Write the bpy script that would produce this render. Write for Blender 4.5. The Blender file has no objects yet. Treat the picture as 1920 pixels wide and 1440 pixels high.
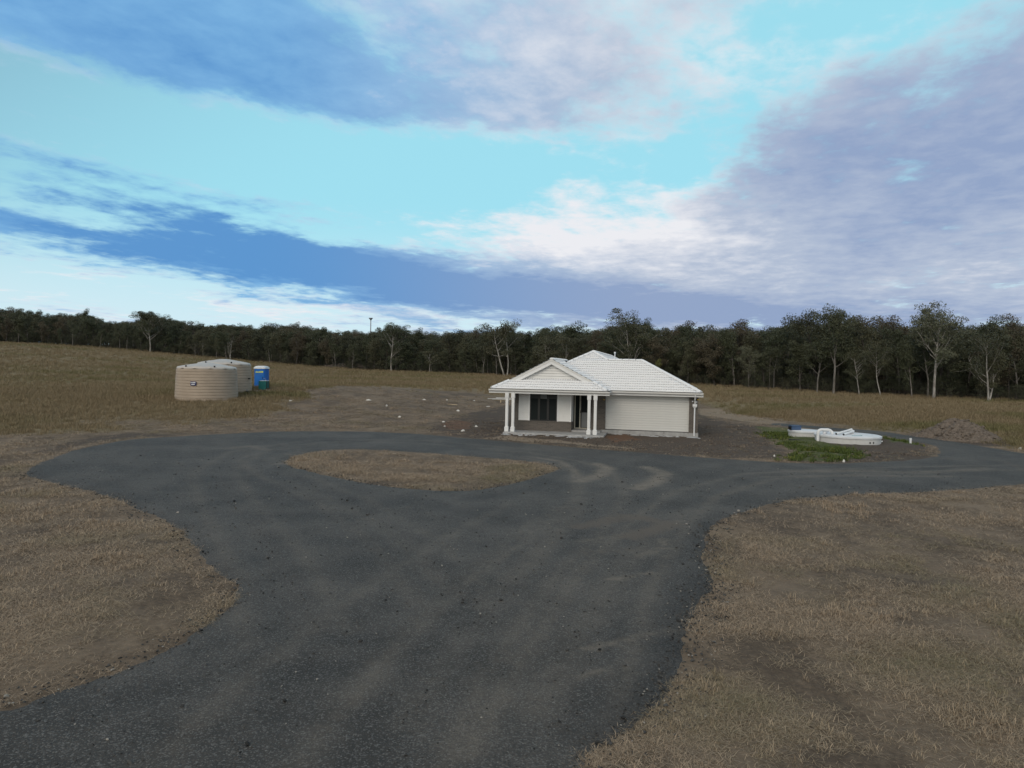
import bpy, bmesh, math, random
import numpy as np
from mathutils import Matrix, Vector, noise as mnoise
from mathutils.geometry import delaunay_2d_cdt

random.seed(7)
RNG = np.random.default_rng(7)
SC = bpy.context.scene
COL = SC.collection
R = math.radians

# ------------------------------------------------------------------ camera
F_PX, CAM_H, ROLL = 1331.0, 3.95, R(1.15)          # photo is 1920 x 1440
PITCH = math.atan((720 - 690.0) / F_PX)
cam_d = bpy.data.cameras.new('camera')
cam_d.sensor_width = 36.0
cam_d.lens = 36.0 * F_PX / 1920.0
cam_d.clip_start, cam_d.clip_end = 0.1, 6000
cam = bpy.data.objects.new('camera', cam_d)
COL.objects.link(cam)
CM = Matrix.Rotation(math.pi / 2 - PITCH, 4, 'X') @ Matrix.Rotation(ROLL, 4, 'Z')
CM.translation = (0, 0, CAM_H)
cam.matrix_world = CM
SC.camera = cam

# ------------------------------------------------------------------ view
SC.view_settings.view_transform = 'Standard'
SC.view_settings.look = 'None'
SC.view_settings.gamma = 1.0
SC.view_settings.use_curve_mapping = False
SC.view_settings.exposure = 0.0

# ------------------------------------------------------------------ sun
SUN_EL, SUN_AZ = R(34), R(205)      # azimuth clockwise from +Y: low, behind the camera, veiled by cloud
sun_d = bpy.data.lights.new('sun', 'SUN')
sun_d.energy = 1.0
sun_d.angle = R(40)
sun_d.color = (1.0, 0.86, 0.70)
sun = bpy.data.objects.new('sun', sun_d)
COL.objects.link(sun)
sv = Vector((math.sin(SUN_AZ) * math.cos(SUN_EL), math.cos(SUN_AZ) * math.cos(SUN_EL), math.sin(SUN_EL)))
sun.rotation_euler = sv.to_track_quat('Z', 'Y').to_euler()
sun.location = (0, -20, 40)


# ------------------------------------------------------------------ node helper
class NT:
    def __init__(s, tree):
        s.t = tree
        s.n, s.l = tree.nodes, tree.links

    def node(s, kind, **kw):
        nd = s.n.new(kind)
        for k, v in kw.items():
            setattr(nd, k, v)
        return nd

    def put(s, sock, v):
        if v is None:
            return
        if isinstance(v, bpy.types.NodeSocket):
            s.l.new(v, sock)
        else:
            if sock.type == 'RGBA' and hasattr(v, '__len__') and len(v) == 3:
                v = (*v, 1)
            sock.default_value = v

    def m(s, op, a, b=None, c=None, clamp=False):
        nd = s.node('ShaderNodeMath', operation=op, use_clamp=clamp)
        for i, v in enumerate((a, b, c)):
            s.put(nd.inputs[i], v)
        return nd.outputs[0]

    def vm(s, op, a, b=None, out=0):
        nd = s.node('ShaderNodeVectorMath', operation=op)
        s.put(nd.inputs[0], a)
        if b is not None:
            s.put(nd.inputs[3] if op == 'SCALE' else nd.inputs[1], b)
        return nd.outputs[out]

    def comb(s, x, y, z):
        nd = s.node('ShaderNodeCombineXYZ')
        for i, v in enumerate((x, y, z)):
            s.put(nd.inputs[i], v)
        return nd.outputs[0]

    def sep(s, v):
        nd = s.node('ShaderNodeSeparateXYZ')
        s.put(nd.inputs[0], v)
        return nd.outputs

    def mixc(s, f, a, b, mode='MIX'):
        nd = s.node('ShaderNodeMix', data_type='RGBA', blend_type=mode)
        s.put(nd.inputs[0], f)
        s.put(nd.inputs[6], a)
        s.put(nd.inputs[7], b)
        return nd.outputs[2]

    def ramp(s, x, lo, hi, a=0.0, b=1.0, smooth=True):
        nd = s.node('ShaderNodeMapRange', interpolation_type='SMOOTHSTEP' if smooth else 'LINEAR')
        for i, v in enumerate((x, lo, hi, a, b)):
            s.put(nd.inputs[i], v)
        return nd.outputs[0]

    def noise(s, vec, scale, detail=4, rough=0.55, dist=0.0, out=0):
        nd = s.node('ShaderNodeTexNoise')
        s.put(nd.inputs['Vector'], vec)
        nd.inputs['Scale'].default_value = scale
        nd.inputs['Detail'].default_value = detail
        nd.inputs['Roughness'].default_value = rough
        nd.inputs['Distortion'].default_value = dist
        return nd.outputs[out]

    def voro(s, vec, scale, feature='F1', out='Distance'):
        nd = s.node('ShaderNodeTexVoronoi', feature=feature)
        s.put(nd.inputs['Vector'], vec)
        nd.inputs['Scale'].default_value = scale
        return nd.outputs[out]

    def mapping(s, vec, loc=(0, 0, 0), rot=(0, 0, 0), scale=(1, 1, 1), kind='POINT'):
        nd = s.node('ShaderNodeMapping', vector_type=kind)
        s.put(nd.inputs[0], vec)
        nd.inputs[1].default_value = loc
        nd.inputs[2].default_value = rot
        nd.inputs[3].default_value = scale
        return nd.outputs[0]

    def attr(s, name, kind='GEOMETRY', out='Fac'):
        nd = s.node('ShaderNodeAttribute', attribute_type=kind, attribute_name=name)
        return nd.outputs[out]


def srgb(r, g, b):
    def f(c):
        c /= 255.0
        return c / 12.92 if c <= 0.04045 else ((c + 0.055) / 1.055) ** 2.4
    return (f(r), f(g), f(b))


# ------------------------------------------------------------------ pixel helpers (photo pixel -> ray)
CMI = CM.inverted()


def ray(x, y):
    return (CM.to_3x3() @ Vector(((x - 960) / F_PX, -(y - 720) / F_PX, -1.0)))


# ------------------------------------------------------------------ world: evening sky with broken cloud
world = bpy.data.worlds.new('World')
SC.world = world
world.use_nodes = True
world.node_tree.nodes.clear()
w = NT(world.node_tree)
sky = w.node('ShaderNodeTexSky', sky_type='NISHITA')
sky.sun_disc = False
sky.sun_elevation = SUN_EL
sky.sun_rotation = SUN_AZ
sky.altitude = 80
sky.air_density = 1.0
sky.dust_density = 1.2
sky.ozone_density = 1.6
SKY_K = 0.10
tc = w.node('ShaderNodeTexCoord')
dr = tc.outputs['Generated']
sx, sy, sz = w.sep(dr)
zc = w.m('MAXIMUM', sz, 0.0)
den = w.m('ADD', zc, 0.075)
pl = w.comb(w.m('DIVIDE', sx, den), w.m('DIVIDE', sy, den), 0.0)      # position on the cloud deck
pr = w.mapping(pl, rot=(0, 0, R(20)))                                   # streets run away to the right
pst = w.mapping(pr, scale=(0.95, 0.62, 1.0))
az = w.m('ARCTAN2', sx, sy)
el = w.m('ARCSINE', sz)
wn = w.noise(pl, 1.3, 5, 0.6, out=1)
wv = w.vm('SUBTRACT', wn, (0.5, 0.5, 0.5))
wx, wy, _ = w.sep(wv)
ae = w.comb(w.m('MULTIPLY_ADD', wx, 0.20, az), w.m('MULTIPLY_ADD', wy, 0.06, el), 0.0)


def blobs(base, items):
    acc = base
    for (px, py, hw, hh, rot, wt) in items:
        d = ray(px, py).normalized()
        a_c, e_c = math.atan2(d.x, d.y), math.asin(d.z)
        mp = w.mapping(ae, loc=(a_c, e_c, 0), rot=(0, 0, R(-rot)), scale=(hw / F_PX, hh / F_PX, 1), kind='TEXTURE')
        q = w.vm('DOT_PRODUCT', mp, mp, out=1)
        acc = w.m('MULTIPLY_ADD', w.m('POWER', 0.6065, q), wt, acc)
    return acc


# cloud cover (positive) and open sky (negative); half widths in photo pixels, clockwise tilt in degrees
cover = blobs(0.50, [
    (230, 85, 430, 80, 7, 0.62), (1050, 90, 330, 120, 5, 0.45), (700, 190, 300, 50, 8, 0.22),
    (150, 322, 270, 22, 12, 0.62), (300, 450, 440, 34, 6, 0.66), (800, 518, 380, 30, 7, 0.54),
    (1150, 420, 230, 75, 2, 0.55), (1680, 320, 300, 120, -14, 0.62), (1500, 500, 400, 60, 3, 0.42),
    (1250, 570, 430, 24, 3, 0.60), (560, 575, 330, 16, 6, 0.35),
    (420, 262, 460, 48, 3, -0.80), (800, 330, 300, 55, 5, -0.75), (1000, 285, 210, 45, 0, -0.35), (1290, 300, 90, 60, 0, -0.35),
    (1560, 40, 270, 45, -12, -0.35), (1400, 220, 190, 55, -30, -0.22), (150, 530, 300, 17, 5, -0.70),
    (60, 383, 220, 15, 6, -0.85), (420, 398, 260, 16, 6, -0.75), (1230, 540, 200, 14, 2, -0.4)])
n_big = w.noise(pst, 2.0, 8, 0.60, 0.15)
n_fine = w.noise(pst, 7.5, 7, 0.60, 0.2)
n_soft = w.noise(pr, 0.9, 3, 0.5)
dens = w.m('MULTIPLY_ADD', w.m('SUBTRACT', n_big, 0.5), 2.1, cover)
dens = w.m('MULTIPLY_ADD', w.m('SUBTRACT', n_fine, 0.5), 0.85, dens)
n_puff = w.noise(pl, 9.0, 6, 0.6, 0.3)
dens = w.m('MULTIPLY_ADD', w.m('SUBTRACT', n_puff, 0.5), 0.75, dens)
streak = w.m('MULTIPLY', w.m('SUBTRACT', w.noise(w.mapping(pr, scale=(0.9, 0.5, 1)), 1.6, 6, 0.60, 0.3), 0.5), w.ramp(el, R(19), R(5)))
dens = w.m('MULTIPLY_ADD', streak, 1.5, dens)
dmask = w.ramp(dens, 0.22, 1.02)
# how brightly the cloud is lit: grey-blue bellies, pale lit flanks
lit = blobs(0.40, [
    (220, 70, 430, 100, 8, -0.16), (1050, 60, 330, 130, 0, 0.26), (330, 455, 480, 42, 7, -0.36), (850, 525, 380, 34, 7, -0.34),
    (120, 325, 270, 30, 14, -0.36), (1130, 405, 230, 62, 0, 0.90), (1700, 320, 330, 120, -12, -0.34), (1450, 330, 150, 60, -10, -0.18), (1650, 30, 200, 40, -12, 0.2),
    (1500, 520, 400, 40, 3, 0.18), (1250, 575, 420, 20, 3, -0.40), (250, 560, 330, 26, 4, 0.35), (760, 585, 260, 14, 2, 0.25)])
n_mid = w.noise(pr, 3.4, 6, 0.6, 0.3)
lit = w.m('MULTIPLY_ADD', w.m('SUBTRACT', n_fine, 0.5), 0.50, lit)
lit = w.m('MULTIPLY_ADD', w.m('SUBTRACT', n_mid, 0.5), 0.55, lit)
lit = w.m('MULTIPLY_ADD', w.m('SUBTRACT', n_soft, 0.5), 0.5, lit)
lit = w.m('MULTIPLY_ADD', streak, 1.1, lit)
lit = w.m('MULTIPLY_ADD', w.m('SUBTRACT', n_puff, 0.5), 0.40, lit)
sunward = w.vm('DOT_PRODUCT', dr, tuple(sv), out=1)                     # cloud towards the low sun is lit through
lit = w.m('MULTIPLY_ADD', w.ramp(sunward, -0.35, 0.7), 0.40, lit)
edge = w.m('MULTIPLY', w.ramp(dens, 0.95, 0.45), 0.30)                  # thin edges let light through
lit = w.m('ADD', lit, edge, clamp=True)
side = w.m('MAXIMUM', w.ramp(w.m('ABSOLUTE', w.m('ADD', az, 0.62)), 0.25, 0.85), w.ramp(el, R(24), R(44)))        # bluest cloud lies towards the north-west
K = 1.0 / SKY_K
c_dark = w.mixc(side, tuple(c * K for c in srgb(72, 133, 198)), tuple(c * K for c in srgb(126, 150, 192)))
c_mid = w.mixc(side, tuple(c * K for c in srgb(128, 182, 226)), tuple(c * K for c in srgb(182, 194, 214)))
c_lite = w.mixc(w.ramp(sunward, -0.1, 0.8), tuple(c * K for c in srgb(236, 237, 242)), tuple(c * K * 1.15 for c in srgb(255, 238, 214)))
c_mid = w.mixc(w.ramp(el, R(28), R(55)), c_mid, tuple(c * K for c in srgb(208, 205, 206)))
ccol = w.mixc(w.ramp(lit, -0.22, 0.48, smooth=False), c_dark, c_mid)
ccol = w.mixc(w.ramp(lit, 0.48, 0.98, smooth=False), ccol, c_lite)
clear = w.mixc(1.0, sky.outputs[0], (1.10, 1.14, 1.06, 1), 'MULTIPLY')
clear = w.mixc(w.ramp(sunward, 0.1, -0.5, 0.15, 0.88), clear, tuple(c * K for c in srgb(163, 229, 245)))
clear = w.mixc(w.ramp(el, R(13), R(1.5), 0, 0.75), clear, tuple(c * K for c in srgb(222, 238, 246)))
final = w.mixc(dmask, clear, ccol)
bg = w.node('ShaderNodeBackground')
w.put(bg.inputs[0], final)
bg.inputs[1].default_value = SKY_K
wo = w.node('ShaderNodeOutputWorld')
w.l.new(bg.outputs[0], wo.inputs[0])
world.cycles.sampling_method = 'MANUAL'
world.cycles.sample_map_resolution = 512


# ------------------------------------------------------------------ terrain
def sstep(t):
    t = np.clip(t, 0, 1)
    return t * t * (3 - 2 * t)


def vnoise(x, y, seed=0):
    """cheap smooth value noise, vectorised"""
    xi, yi = np.floor(x).astype(np.int64), np.floor(y).astype(np.int64)
    fx, fy = x - xi, y - yi
    fx, fy = fx * fx * (3 - 2 * fx), fy * fy * (3 - 2 * fy)

    def h(a, b):
        n = (a * 374761393 + b * 668265263 + seed * 974711) & 0x7fffffff
        n = ((n ^ (n >> 13)) * 1274126177) & 0x7fffffff
        return ((n ^ (n >> 16)) & 0xffff) / 65535.0
    return (h(xi, yi) * (1 - fx) + h(xi + 1, yi) * fx) * (1 - fy) + (h(xi, yi + 1) * (1 - fx) + h(xi + 1, yi + 1) * fx) * fy


def fbm(x, y, seed=0, oct=4):
    a, s, amp = 0.0, 0.0, 1.0
    for o in range(oct):
        a = a + amp * vnoise(x * 2 ** o, y * 2 ** o, seed + o * 17)
        s += amp
        amp *= 0.5
    return a / s


def gz(x, y):
    x, y = np.asarray(x, float), np.asarray(y, float)
    d = np.clip(y, 0, 620) - 42.0
    base = 0.02 * 0.5 * (d + np.sqrt(d * d + 60.0))
    u = (x - 11.574) * 0.9763 - (y - 43.994) * 0.2164
    v = (x - 11.574) * 0.2164 + (y - 43.994) * 0.9763
    dp = np.hypot(np.maximum(np.abs(u + 6.2) - 8.0, 0), np.maximum(np.abs(v - 10.5) - 17.0, 0))
    base = -0.10 + base * sstep(dp / 22.0)                    # the house stands on a level pad
    base = base + 0.8 * np.exp(-0.5 * (((x + 24) / 14.0) ** 2 + ((y - 76) / 12.0) ** 2))
    left = 5.2 * sstep((-x - 30) / 120.0) * sstep((y - 50) / 130.0)
    roll = 0.25 * (fbm(x / 22.0, y / 22.0, 3, 2) - 0.5) * sstep((y - 52) / 25.0)
    return base - 0.012 + left + roll


def gz1(x, y):
    return float(gz(np.array([x]), np.array([y]))[0])


def hit(px, py, dz=0.0):
    """the place on the ground that photo pixel (px, py) shows"""
    d = ray(px, py)
    lo, hi = 1.0, 1500.0
    t = None
    prev = 1.0
    for k in range(1, 900):
        t = prev * 1.012
        p = Vector((0, 0, CAM_H)) + d * t
        if p.z < gz1(p.x, p.y) + dz:
            lo, hi = prev, t
            break
        prev = t
    for _ in range(20):
        mid = 0.5 * (lo + hi)
        p = Vector((0, 0, CAM_H)) + d * mid
        if p.z < gz1(p.x, p.y) + dz:
            hi = mid
        else:
            lo = mid
    p = Vector((0, 0, CAM_H)) + d * hi
    return p


def flat(px, py, z=-0.1):
    d = ray(px, py)
    t = (z - CAM_H) / d.z
    return (d.x * t, d.y * t)


# ------------------------------------------------------------------ mesh helpers
class MB:
    def __init__(s):
        s.v, s.f = [], []

    def add(s, vs, fs):
        o = len(s.v)
        s.v += [tuple(v) for v in vs]
        s.f += [tuple(i + o for i in f) for f in fs]
        return s

    def box(s, x0, x1, y0, y1, z0, z1):
        return s.add([(x0, y0, z0), (x1, y0, z0), (x1, y1, z0), (x0, y1, z0), (x0, y0, z1), (x1, y0, z1), (x1, y1, z1), (x0, y1, z1)],
                     [(3, 2, 1, 0), (4, 5, 6, 7), (0, 1, 5, 4), (1, 2, 6, 5), (2, 3, 7, 6), (3, 0, 4, 7)])

    def tube(s, pts, rad, n=8, caps=True):
        pts = [Vector(p) for p in pts]
        rr = rad if hasattr(rad, '__len__') else [rad] * len(pts)
        o = len(s.v)
        up = None
        for i, p in enumerate(pts):
            t = (pts[min(i + 1, len(pts) - 1)] - pts[max(i - 1, 0)]).normalized()
            if up is None:
                up = Vector((0, 0, 1)) if abs(t.z) < 0.9 else Vector((1, 0, 0))
            a = t.cross(up)
            if a.length < 1e-4:
                a = t.cross(Vector((0.3, 0.9, 0.2)))
            a.normalize()
            b = a.cross(t).normalized()
            up = b
            for k in range(n):
                an = 2 * math.pi * k / n
                s.v.append(tuple(p + (a * math.cos(an) + b * math.sin(an)) * rr[i]))
        for i in range(len(pts) - 1):
            for k in range(n):
                k2 = (k + 1) % n
                s.f.append((o + i * n + k, o + i * n + k2, o + (i + 1) * n + k2, o + (i + 1) * n + k))
        if caps:
            s.f.append(tuple(o + k for k in range(n))[::-1])
            s.f.append(tuple(o + (len(pts) - 1) * n + k for k in range(n)))
        return s

    def lathe(s, prof, n=48, cx=0, cy=0, closed_top=True, fn=None):
        o = len(s.v)
        for (r, z) in prof:
            for k in range(n):
                a = 2 * math.pi * k / n
                zz = z + (fn(r, z, a) if fn else 0)
                s.v.append((cx + r * math.cos(a), cy + r * math.sin(a), zz))
        for i in range(len(prof) - 1):
            for k in range(n):
                k2 = (k + 1) % n
                s.f.append((o + i * n + k, o + i * n + k2, o + (i + 1) * n + k2, o + (i + 1) * n + k))
        if closed_top:
            s.f.append(tuple(o + (len(prof) - 1) * n + k for k in range(n)))
        return s

    def poly(s, pts, thick=None):
        n = len(pts)
        if thick is None:
            return s.add(pts, [tuple(range(n))])
        low = [(p[0], p[1], p[2] - thick) for p in pts]
        fs = [tuple(range(n)), tuple(range(2 * n - 1, n - 1, -1))]
        fs += [(i, i + n, (i + 1) % n + n, (i + 1) % n) for i in range(n)]
        return s.add(list(pts) + low, fs)

    def mesh(s, name, mat, smooth=False, bevel=0.0):
        me = bpy.data.meshes.new(name)
        me.from_pydata(s.v, [], s.f)
        bm = bmesh.new()
        bm.from_mesh(me)
        bmesh.ops.recalc_face_normals(bm, faces=bm.faces)
        if bevel:
            bmesh.ops.bevel(bm, geom=bm.edges[:], offset=bevel, segments=2, affect='EDGES', clamp_overlap=True)
        bm.to_mesh(me)
        bm.free()
        if smooth:
            me.polygons.foreach_set('use_smooth', [True] * len(me.polygons))
        if mat:
            me.materials.append(mat)
        return me

    def build(s, name, mat, parent=None, smooth=False, bevel=0.0, autosmooth=None):
        me = s.mesh(name, mat, smooth or autosmooth is not None, bevel)
        if autosmooth is not None:
            me.set_sharp_from_angle(angle=R(autosmooth))
        return link(name, me, parent)


def link(name, me, parent=None):
    o = bpy.data.objects.new(name, me)
    COL.objects.link(o)
    if parent is not None:
        o.parent = parent
    return o


def tag(o, label=None, cat=None, group=None, kind=None):
    if label:
        o['label'] = label
    if cat:
        o['category'] = cat
    if group:
        o['group'] = group
    if kind:
        o['kind'] = kind
    return o


def empty(name, loc=(0, 0, 0), rz=0.0, label=None, cat=None, group=None):
    o = bpy.data.objects.new(name, None)
    o.empty_display_size = 0.3
    COL.objects.link(o)
    o.location = loc
    o.rotation_euler = (0, 0, rz)
    return tag(o, label, cat, group)


def np_mesh(name, V, Fc, mat, smooth=False):
    me = bpy.data.meshes.new(name)
    V = np.asarray(V, dtype=np.float32)
    Fc = np.asarray(Fc, dtype=np.int32)
    k = Fc.shape[1]
    me.vertices.add(len(V))
    me.vertices.foreach_set('co', V.ravel())
    me.loops.add(Fc.size)
    me.loops.foreach_set('vertex_index', Fc.ravel())
    me.polygons.add(len(Fc))
    me.polygons.foreach_set('loop_start', np.arange(0, Fc.size, k, dtype=np.int32))
    me.polygons.foreach_set('loop_total', np.full(len(Fc), k, dtype=np.int32))
    if smooth:
        me.polygons.foreach_set('use_smooth', np.ones(len(Fc), dtype=bool))
    me.update(calc_edges=True)
    if mat:
        me.materials.append(mat)
    return me


def col_attr(me, name, arr):
    a = me.attributes.new(name, 'FLOAT_COLOR', 'POINT')
    full = np.ones((len(arr), 4), dtype=np.float32)
    full[:, :arr.shape[1]] = arr
    a.data.foreach_set('color', full.ravel())


# ------------------------------------------------------------------ materials
MATS = {}


def mat(name, build):
    m = bpy.data.materials.new(name)
    m.use_nodes = True
    g = NT(m.node_tree)
    bs = m.node_tree.nodes['Principled BSDF']
    build(g, bs)
    MATS[name] = m
    return m


def bump(g, bs, h, strength=0.3, dist=0.02):
    b = g.node('ShaderNodeBump')
    b.inputs['Strength'].default_value = strength
    b.inputs['Distance'].default_value = dist
    g.put(b.inputs['Height'], h)
    g.l.new(b.outputs[0], bs.inputs['Normal'])


def simple(name, col, rough=0.6, var=0.12, scale=3.0, bmp=0.0, bscale=40.0, metal=0.0, spec=0.5, dirt=None):
    def f(g, bs):
        tcn = g.node('ShaderNodeTexCoord')
        n = g.noise(tcn.outputs['Object'], scale, 5, 0.6)
        c = g.mixc(g.ramp(n, 0.3, 0.75), tuple(x * (1 - var) for x in col), tuple(min(1, x * (1 + var * 0.6)) for x in col))
        if dirt:
            n2 = g.noise(tcn.outputs['Object'], scale * 2.3, 6, 0.7)
            c = g.mixc(g.ramp(n2, 0.52, 0.8, 0, dirt[1]), c, dirt[0])
        g.put(bs.inputs['Base Color'], c)
        bs.inputs['Roughness'].default_value = rough
        bs.inputs['Metallic'].default_value = metal
        bs.inputs['Specular IOR Level'].default_value = spec
        if bmp:
            bump(g, bs, g.noise(tcn.outputs['Object'], bscale, 4, 0.6), bmp, 0.01)
    return mat(name, f)


M_WHITE = simple('white_paint', (0.74, 0.745, 0.75), 0.5, 0.05, 1.5, dirt=((0.45, 0.42, 0.38), 0.18))
M_CLAD = simple('cladding_paint', (0.70, 0.70, 0.69), 0.55, 0.05, 1.2, bmp=0.05, dirt=((0.45, 0.42, 0.38), 0.15))
M_GDOOR = simple('garage_door_enamel', (0.60, 0.60, 0.585), 0.45, 0.04, 0.8)
M_GUT = simple('gutter_steel', (0.62, 0.615, 0.60), 0.4, 0.05, 1.0)
M_TILE = simple('roof_tile_white', (0.78, 0.79, 0.81), 0.55, 0.06, 4.0, bmp=0.1, bscale=120, dirt=((0.5, 0.5, 0.5), 0.12))
M_DARKGAP = simple('sarking_black', (0.015, 0.015, 0.017), 0.7, 0.1)
M_FRAME = simple('black_window_frame', (0.012, 0.012, 0.013), 0.4, 0.1)
M_DOOR = simple('grey_door_paint', (0.20, 0.21, 0.22), 0.45, 0.06)
M_DFRAME = simple('cream_frame', (0.60, 0.57, 0.48), 0.5, 0.05)
M_CONC = simple('concrete', (0.36, 0.36, 0.36), 0.85, 0.2, 2.0, 0.35, 30, dirt=((0.14, 0.11, 0.085), 0.75))
M_MORTAR = simple('mortar_splash', (0.42, 0.43, 0.44), 0.9, 0.25, 4.0, 0.5, 25, dirt=((0.16, 0.13, 0.1), 0.7))
M_TANKCONC = simple('septic_concrete', (0.58, 0.58, 0.58), 0.75, 0.1, 1.5, 0.15, 30, dirt=((0.40, 0.37, 0.33), 0.4))
M_LID = simple('septic_lid', (0.66, 0.68, 0.71), 0.6, 0.08, 2.0, dirt=((0.42, 0.40, 0.38), 0.4))
M_PVC = simple('white_pvc', (0.74, 0.75, 0.77), 0.35, 0.04, 2.0, dirt=((0.4, 0.38, 0.34), 0.2))
M_BLACK = simple('black_plastic', (0.012, 0.012, 0.014), 0.45, 0.1)
M_BLUEBOX = simple('navy_plastic', (0.045, 0.085, 0.17), 0.45, 0.1)
M_TEAL = simple('teal_strap', (0.03, 0.22, 0.24), 0.6)
M_TANK = simple('beige_poly_tank', (0.37, 0.30, 0.235), 0.5, 0.10, 0.9, dirt=((0.24, 0.195, 0.15), 0.30))
M_TANKTOP = simple('beige_tank_dome', (0.47, 0.43, 0.39), 0.45, 0.08, 1.2)
M_LOO = simple('blue_plastic', (0.004, 0.14, 0.52), 0.4, 0.08, 2.0)
M_LOOROOF = simple('white_translucent_plastic', (0.66, 0.70, 0.74), 0.45, 0.06)
M_YEL = simple('yellow_lettering', (0.62, 0.68, 0.10), 0.5, 0.05)
M_GREEN = simple('teal_green_plastic', (0.012, 0.145, 0.145), 0.45, 0.08)
M_CHROME = simple('brushed_metal', (0.55, 0.55, 0.57), 0.3, 0.05, metal=1.0)
M_PLATE = simple('navy_sign_plate', (0.018, 0.022, 0.11), 0.4, 0.1)
M_SIGNW = simple('white_sign_print', (0.72, 0.74, 0.78), 0.5, 0.05)
M_YTAG = simple('yellow_tag', (0.55, 0.36, 0.04), 0.6)
M_TIMBER = simple('pale_timber', (0.52, 0.42, 0.28), 0.7, 0.15)
M_STEELG = simple('galvanised_grey', (0.22, 0.23, 0.26), 0.5, 0.1)
M_RAGS = simple('pale_litter', (0.68, 0.67, 0.64), 0.7, 0.1)


def _glass(g, bs):
    bs.inputs['Base Color'].default_value = (0.010, 0.014, 0.015, 1)
    bs.inputs['Roughness'].default_value = 0.5
    bs.inputs['Specular IOR Level'].default_value = 0.12


M_GLASS = mat('dark_screened_glass', _glass)


def _brick(g, bs):
    tcn = g.node('ShaderNodeTexCoord')
    x, y, z = g.sep(tcn.outputs['Object'])
    geo = g.node('ShaderNodeNewGeometry')
    nx, ny, nz = g.sep(g.node('ShaderNodeTexCoord').outputs['Normal'])
    along = g.mixc(g.m('GREATER_THAN', g.m('ABSOLUTE', nx), 0.7), g.comb(x, z, 0), g.comb(y, z, 0))
    b = g.node('ShaderNodeTexBrick')
    g.put(b.inputs['Vector'], along)
    b.inputs['Color1'].default_value = (0.120, 0.105, 0.093, 1)
    b.inputs['Color2'].default_value = (0.080, 0.072, 0.066, 1)
    b.inputs['Mortar'].default_value = (0.165, 0.15, 0.135, 1)
    b.inputs['Scale'].default_value = 1.0
    b.inputs['Mortar Size'].default_value = 0.008
    b.inputs['Brick Width'].default_value = 0.24
    b.inputs['Row Height'].default_value = 0.086
    n = g.noise(tcn.outputs['Object'], 6, 4)
    g.put(bs.inputs['Base Color'], g.mixc(g.ramp(n, 0.3, 0.8, 0, 0.35), b.outputs[0], (0.14, 0.115, 0.095)))
    bs.inputs['Roughness'].default_value = 0.9
    bump(g, bs, g.m('SUBTRACT', 1.0, b.outputs['Fac']), 0.6, 0.008)


M_BRICK = mat('taupe_brick', _brick)


def _ground(g, bs):
    geo = g.node('ShaderNodeNewGeometry')
    P = geo.outputs['Position']
    z1 = g.sep(g.attr('zone', out='Color'))     # r bare soil, g green weeds, b tall field
    z2 = g.sep(g.attr('zone2', out='Color'))    # r red clay, g tan track, b forest litter
    fine = g.noise(P, 9.0, 8, 0.72)
    finer = g.noise(g.mapping(P, scale=(1, 1, 0.2)), 38.0, 5, 0.7)
    med = g.noise(P, 1.1, 6, 0.65)
    big = g.noise(P, 0.16, 5, 0.6)
    straw = g.mixc(g.ramp(fine, 0.32, 0.72), (0.100, 0.074, 0.052), (0.225, 0.168, 0.118))
    straw = g.mixc(g.ramp(finer, 0.35, 0.65, 0.5, 0.0), straw, (0.105, 0.080, 0.060))
    soil_c = g.mixc(g.ramp(fine, 0.3, 0.75), (0.064, 0.051, 0.042), (0.132, 0.104, 0.083))
    mott = g.noise(g.mapping(P, scale=(1, 0.55, 1)), 0.62, 7, 0.74)
    straw = g.mixc(g.ramp(mott, 0.40, 0.62, 0.0, 0.55), straw, (0.275, 0.212, 0.152))
    straw = g.mixc(g.ramp(mott, 0.50, 0.34, 0.0, 0.6), straw, (0.085, 0.066, 0.050))
    # thin patches where mown grass shows the soil
    thin = g.ramp(g.m('MULTIPLY_ADD', big, 0.8, g.m('MULTIPLY', med, 0.6)), 0.60, 0.86)
    c = g.mixc(g.m('MULTIPLY', thin, 0.5), straw, soil_c)
    field = g.mixc(g.ramp(med, 0.3, 0.75), (0.168, 0.134, 0.080), (0.235, 0.186, 0.112))
    field = g.mixc(g.ramp(big, 0.52, 0.74, 0, 0.55), field, (0.135, 0.130, 0.050))
    c = g.mixc(z1[2], c, field)

    def soft(v, lo=0.36, hi=0.64):
        return g.ramp(g.m('MULTIPLY_ADD', g.m('SUBTRACT', fine, 0.5), 0.55, g.m('MULTIPLY_ADD', g.m('SUBTRACT', med, 0.5), 0.6, v)), lo, hi)
    c = g.mixc(soft(z1[0]), c, soil_c)
    c = g.mixc(g.m('MULTIPLY', soft(z2[0]), 0.8), c, g.mixc(fine, (0.11, 0.065, 0.045), (0.19, 0.11, 0.07)))
    c = g.mixc(g.m('MULTIPLY', soft(z2[1]), 0.85), c, g.mixc(fine, (0.19, 0.15, 0.11), (0.32, 0.255, 0.19)))
    c = g.mixc(g.m('MULTIPLY', soft(z1[1]), 0.75), c, g.mixc(fine, (0.045, 0.065, 0.018), (0.10, 0.125, 0.035)))
    c = g.mixc(soft(z2[2]), c, g.mixc(fine, (0.045, 0.036, 0.026), (0.095, 0.072, 0.048)))
    g.put(bs.inputs['Base Color'], c)
    bs.inputs['Roughness'].default_value = 0.95
    bs.inputs['Specular IOR Level'].default_value = 0.15
    h = g.m('MULTIPLY_ADD', finer, 0.35, g.m('ADD', fine, g.m('MULTIPLY', med, 1.5)))
    bump(g, bs, h, 0.75, 0.05)


M_GROUND = mat('dry_paddock', _ground)


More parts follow.
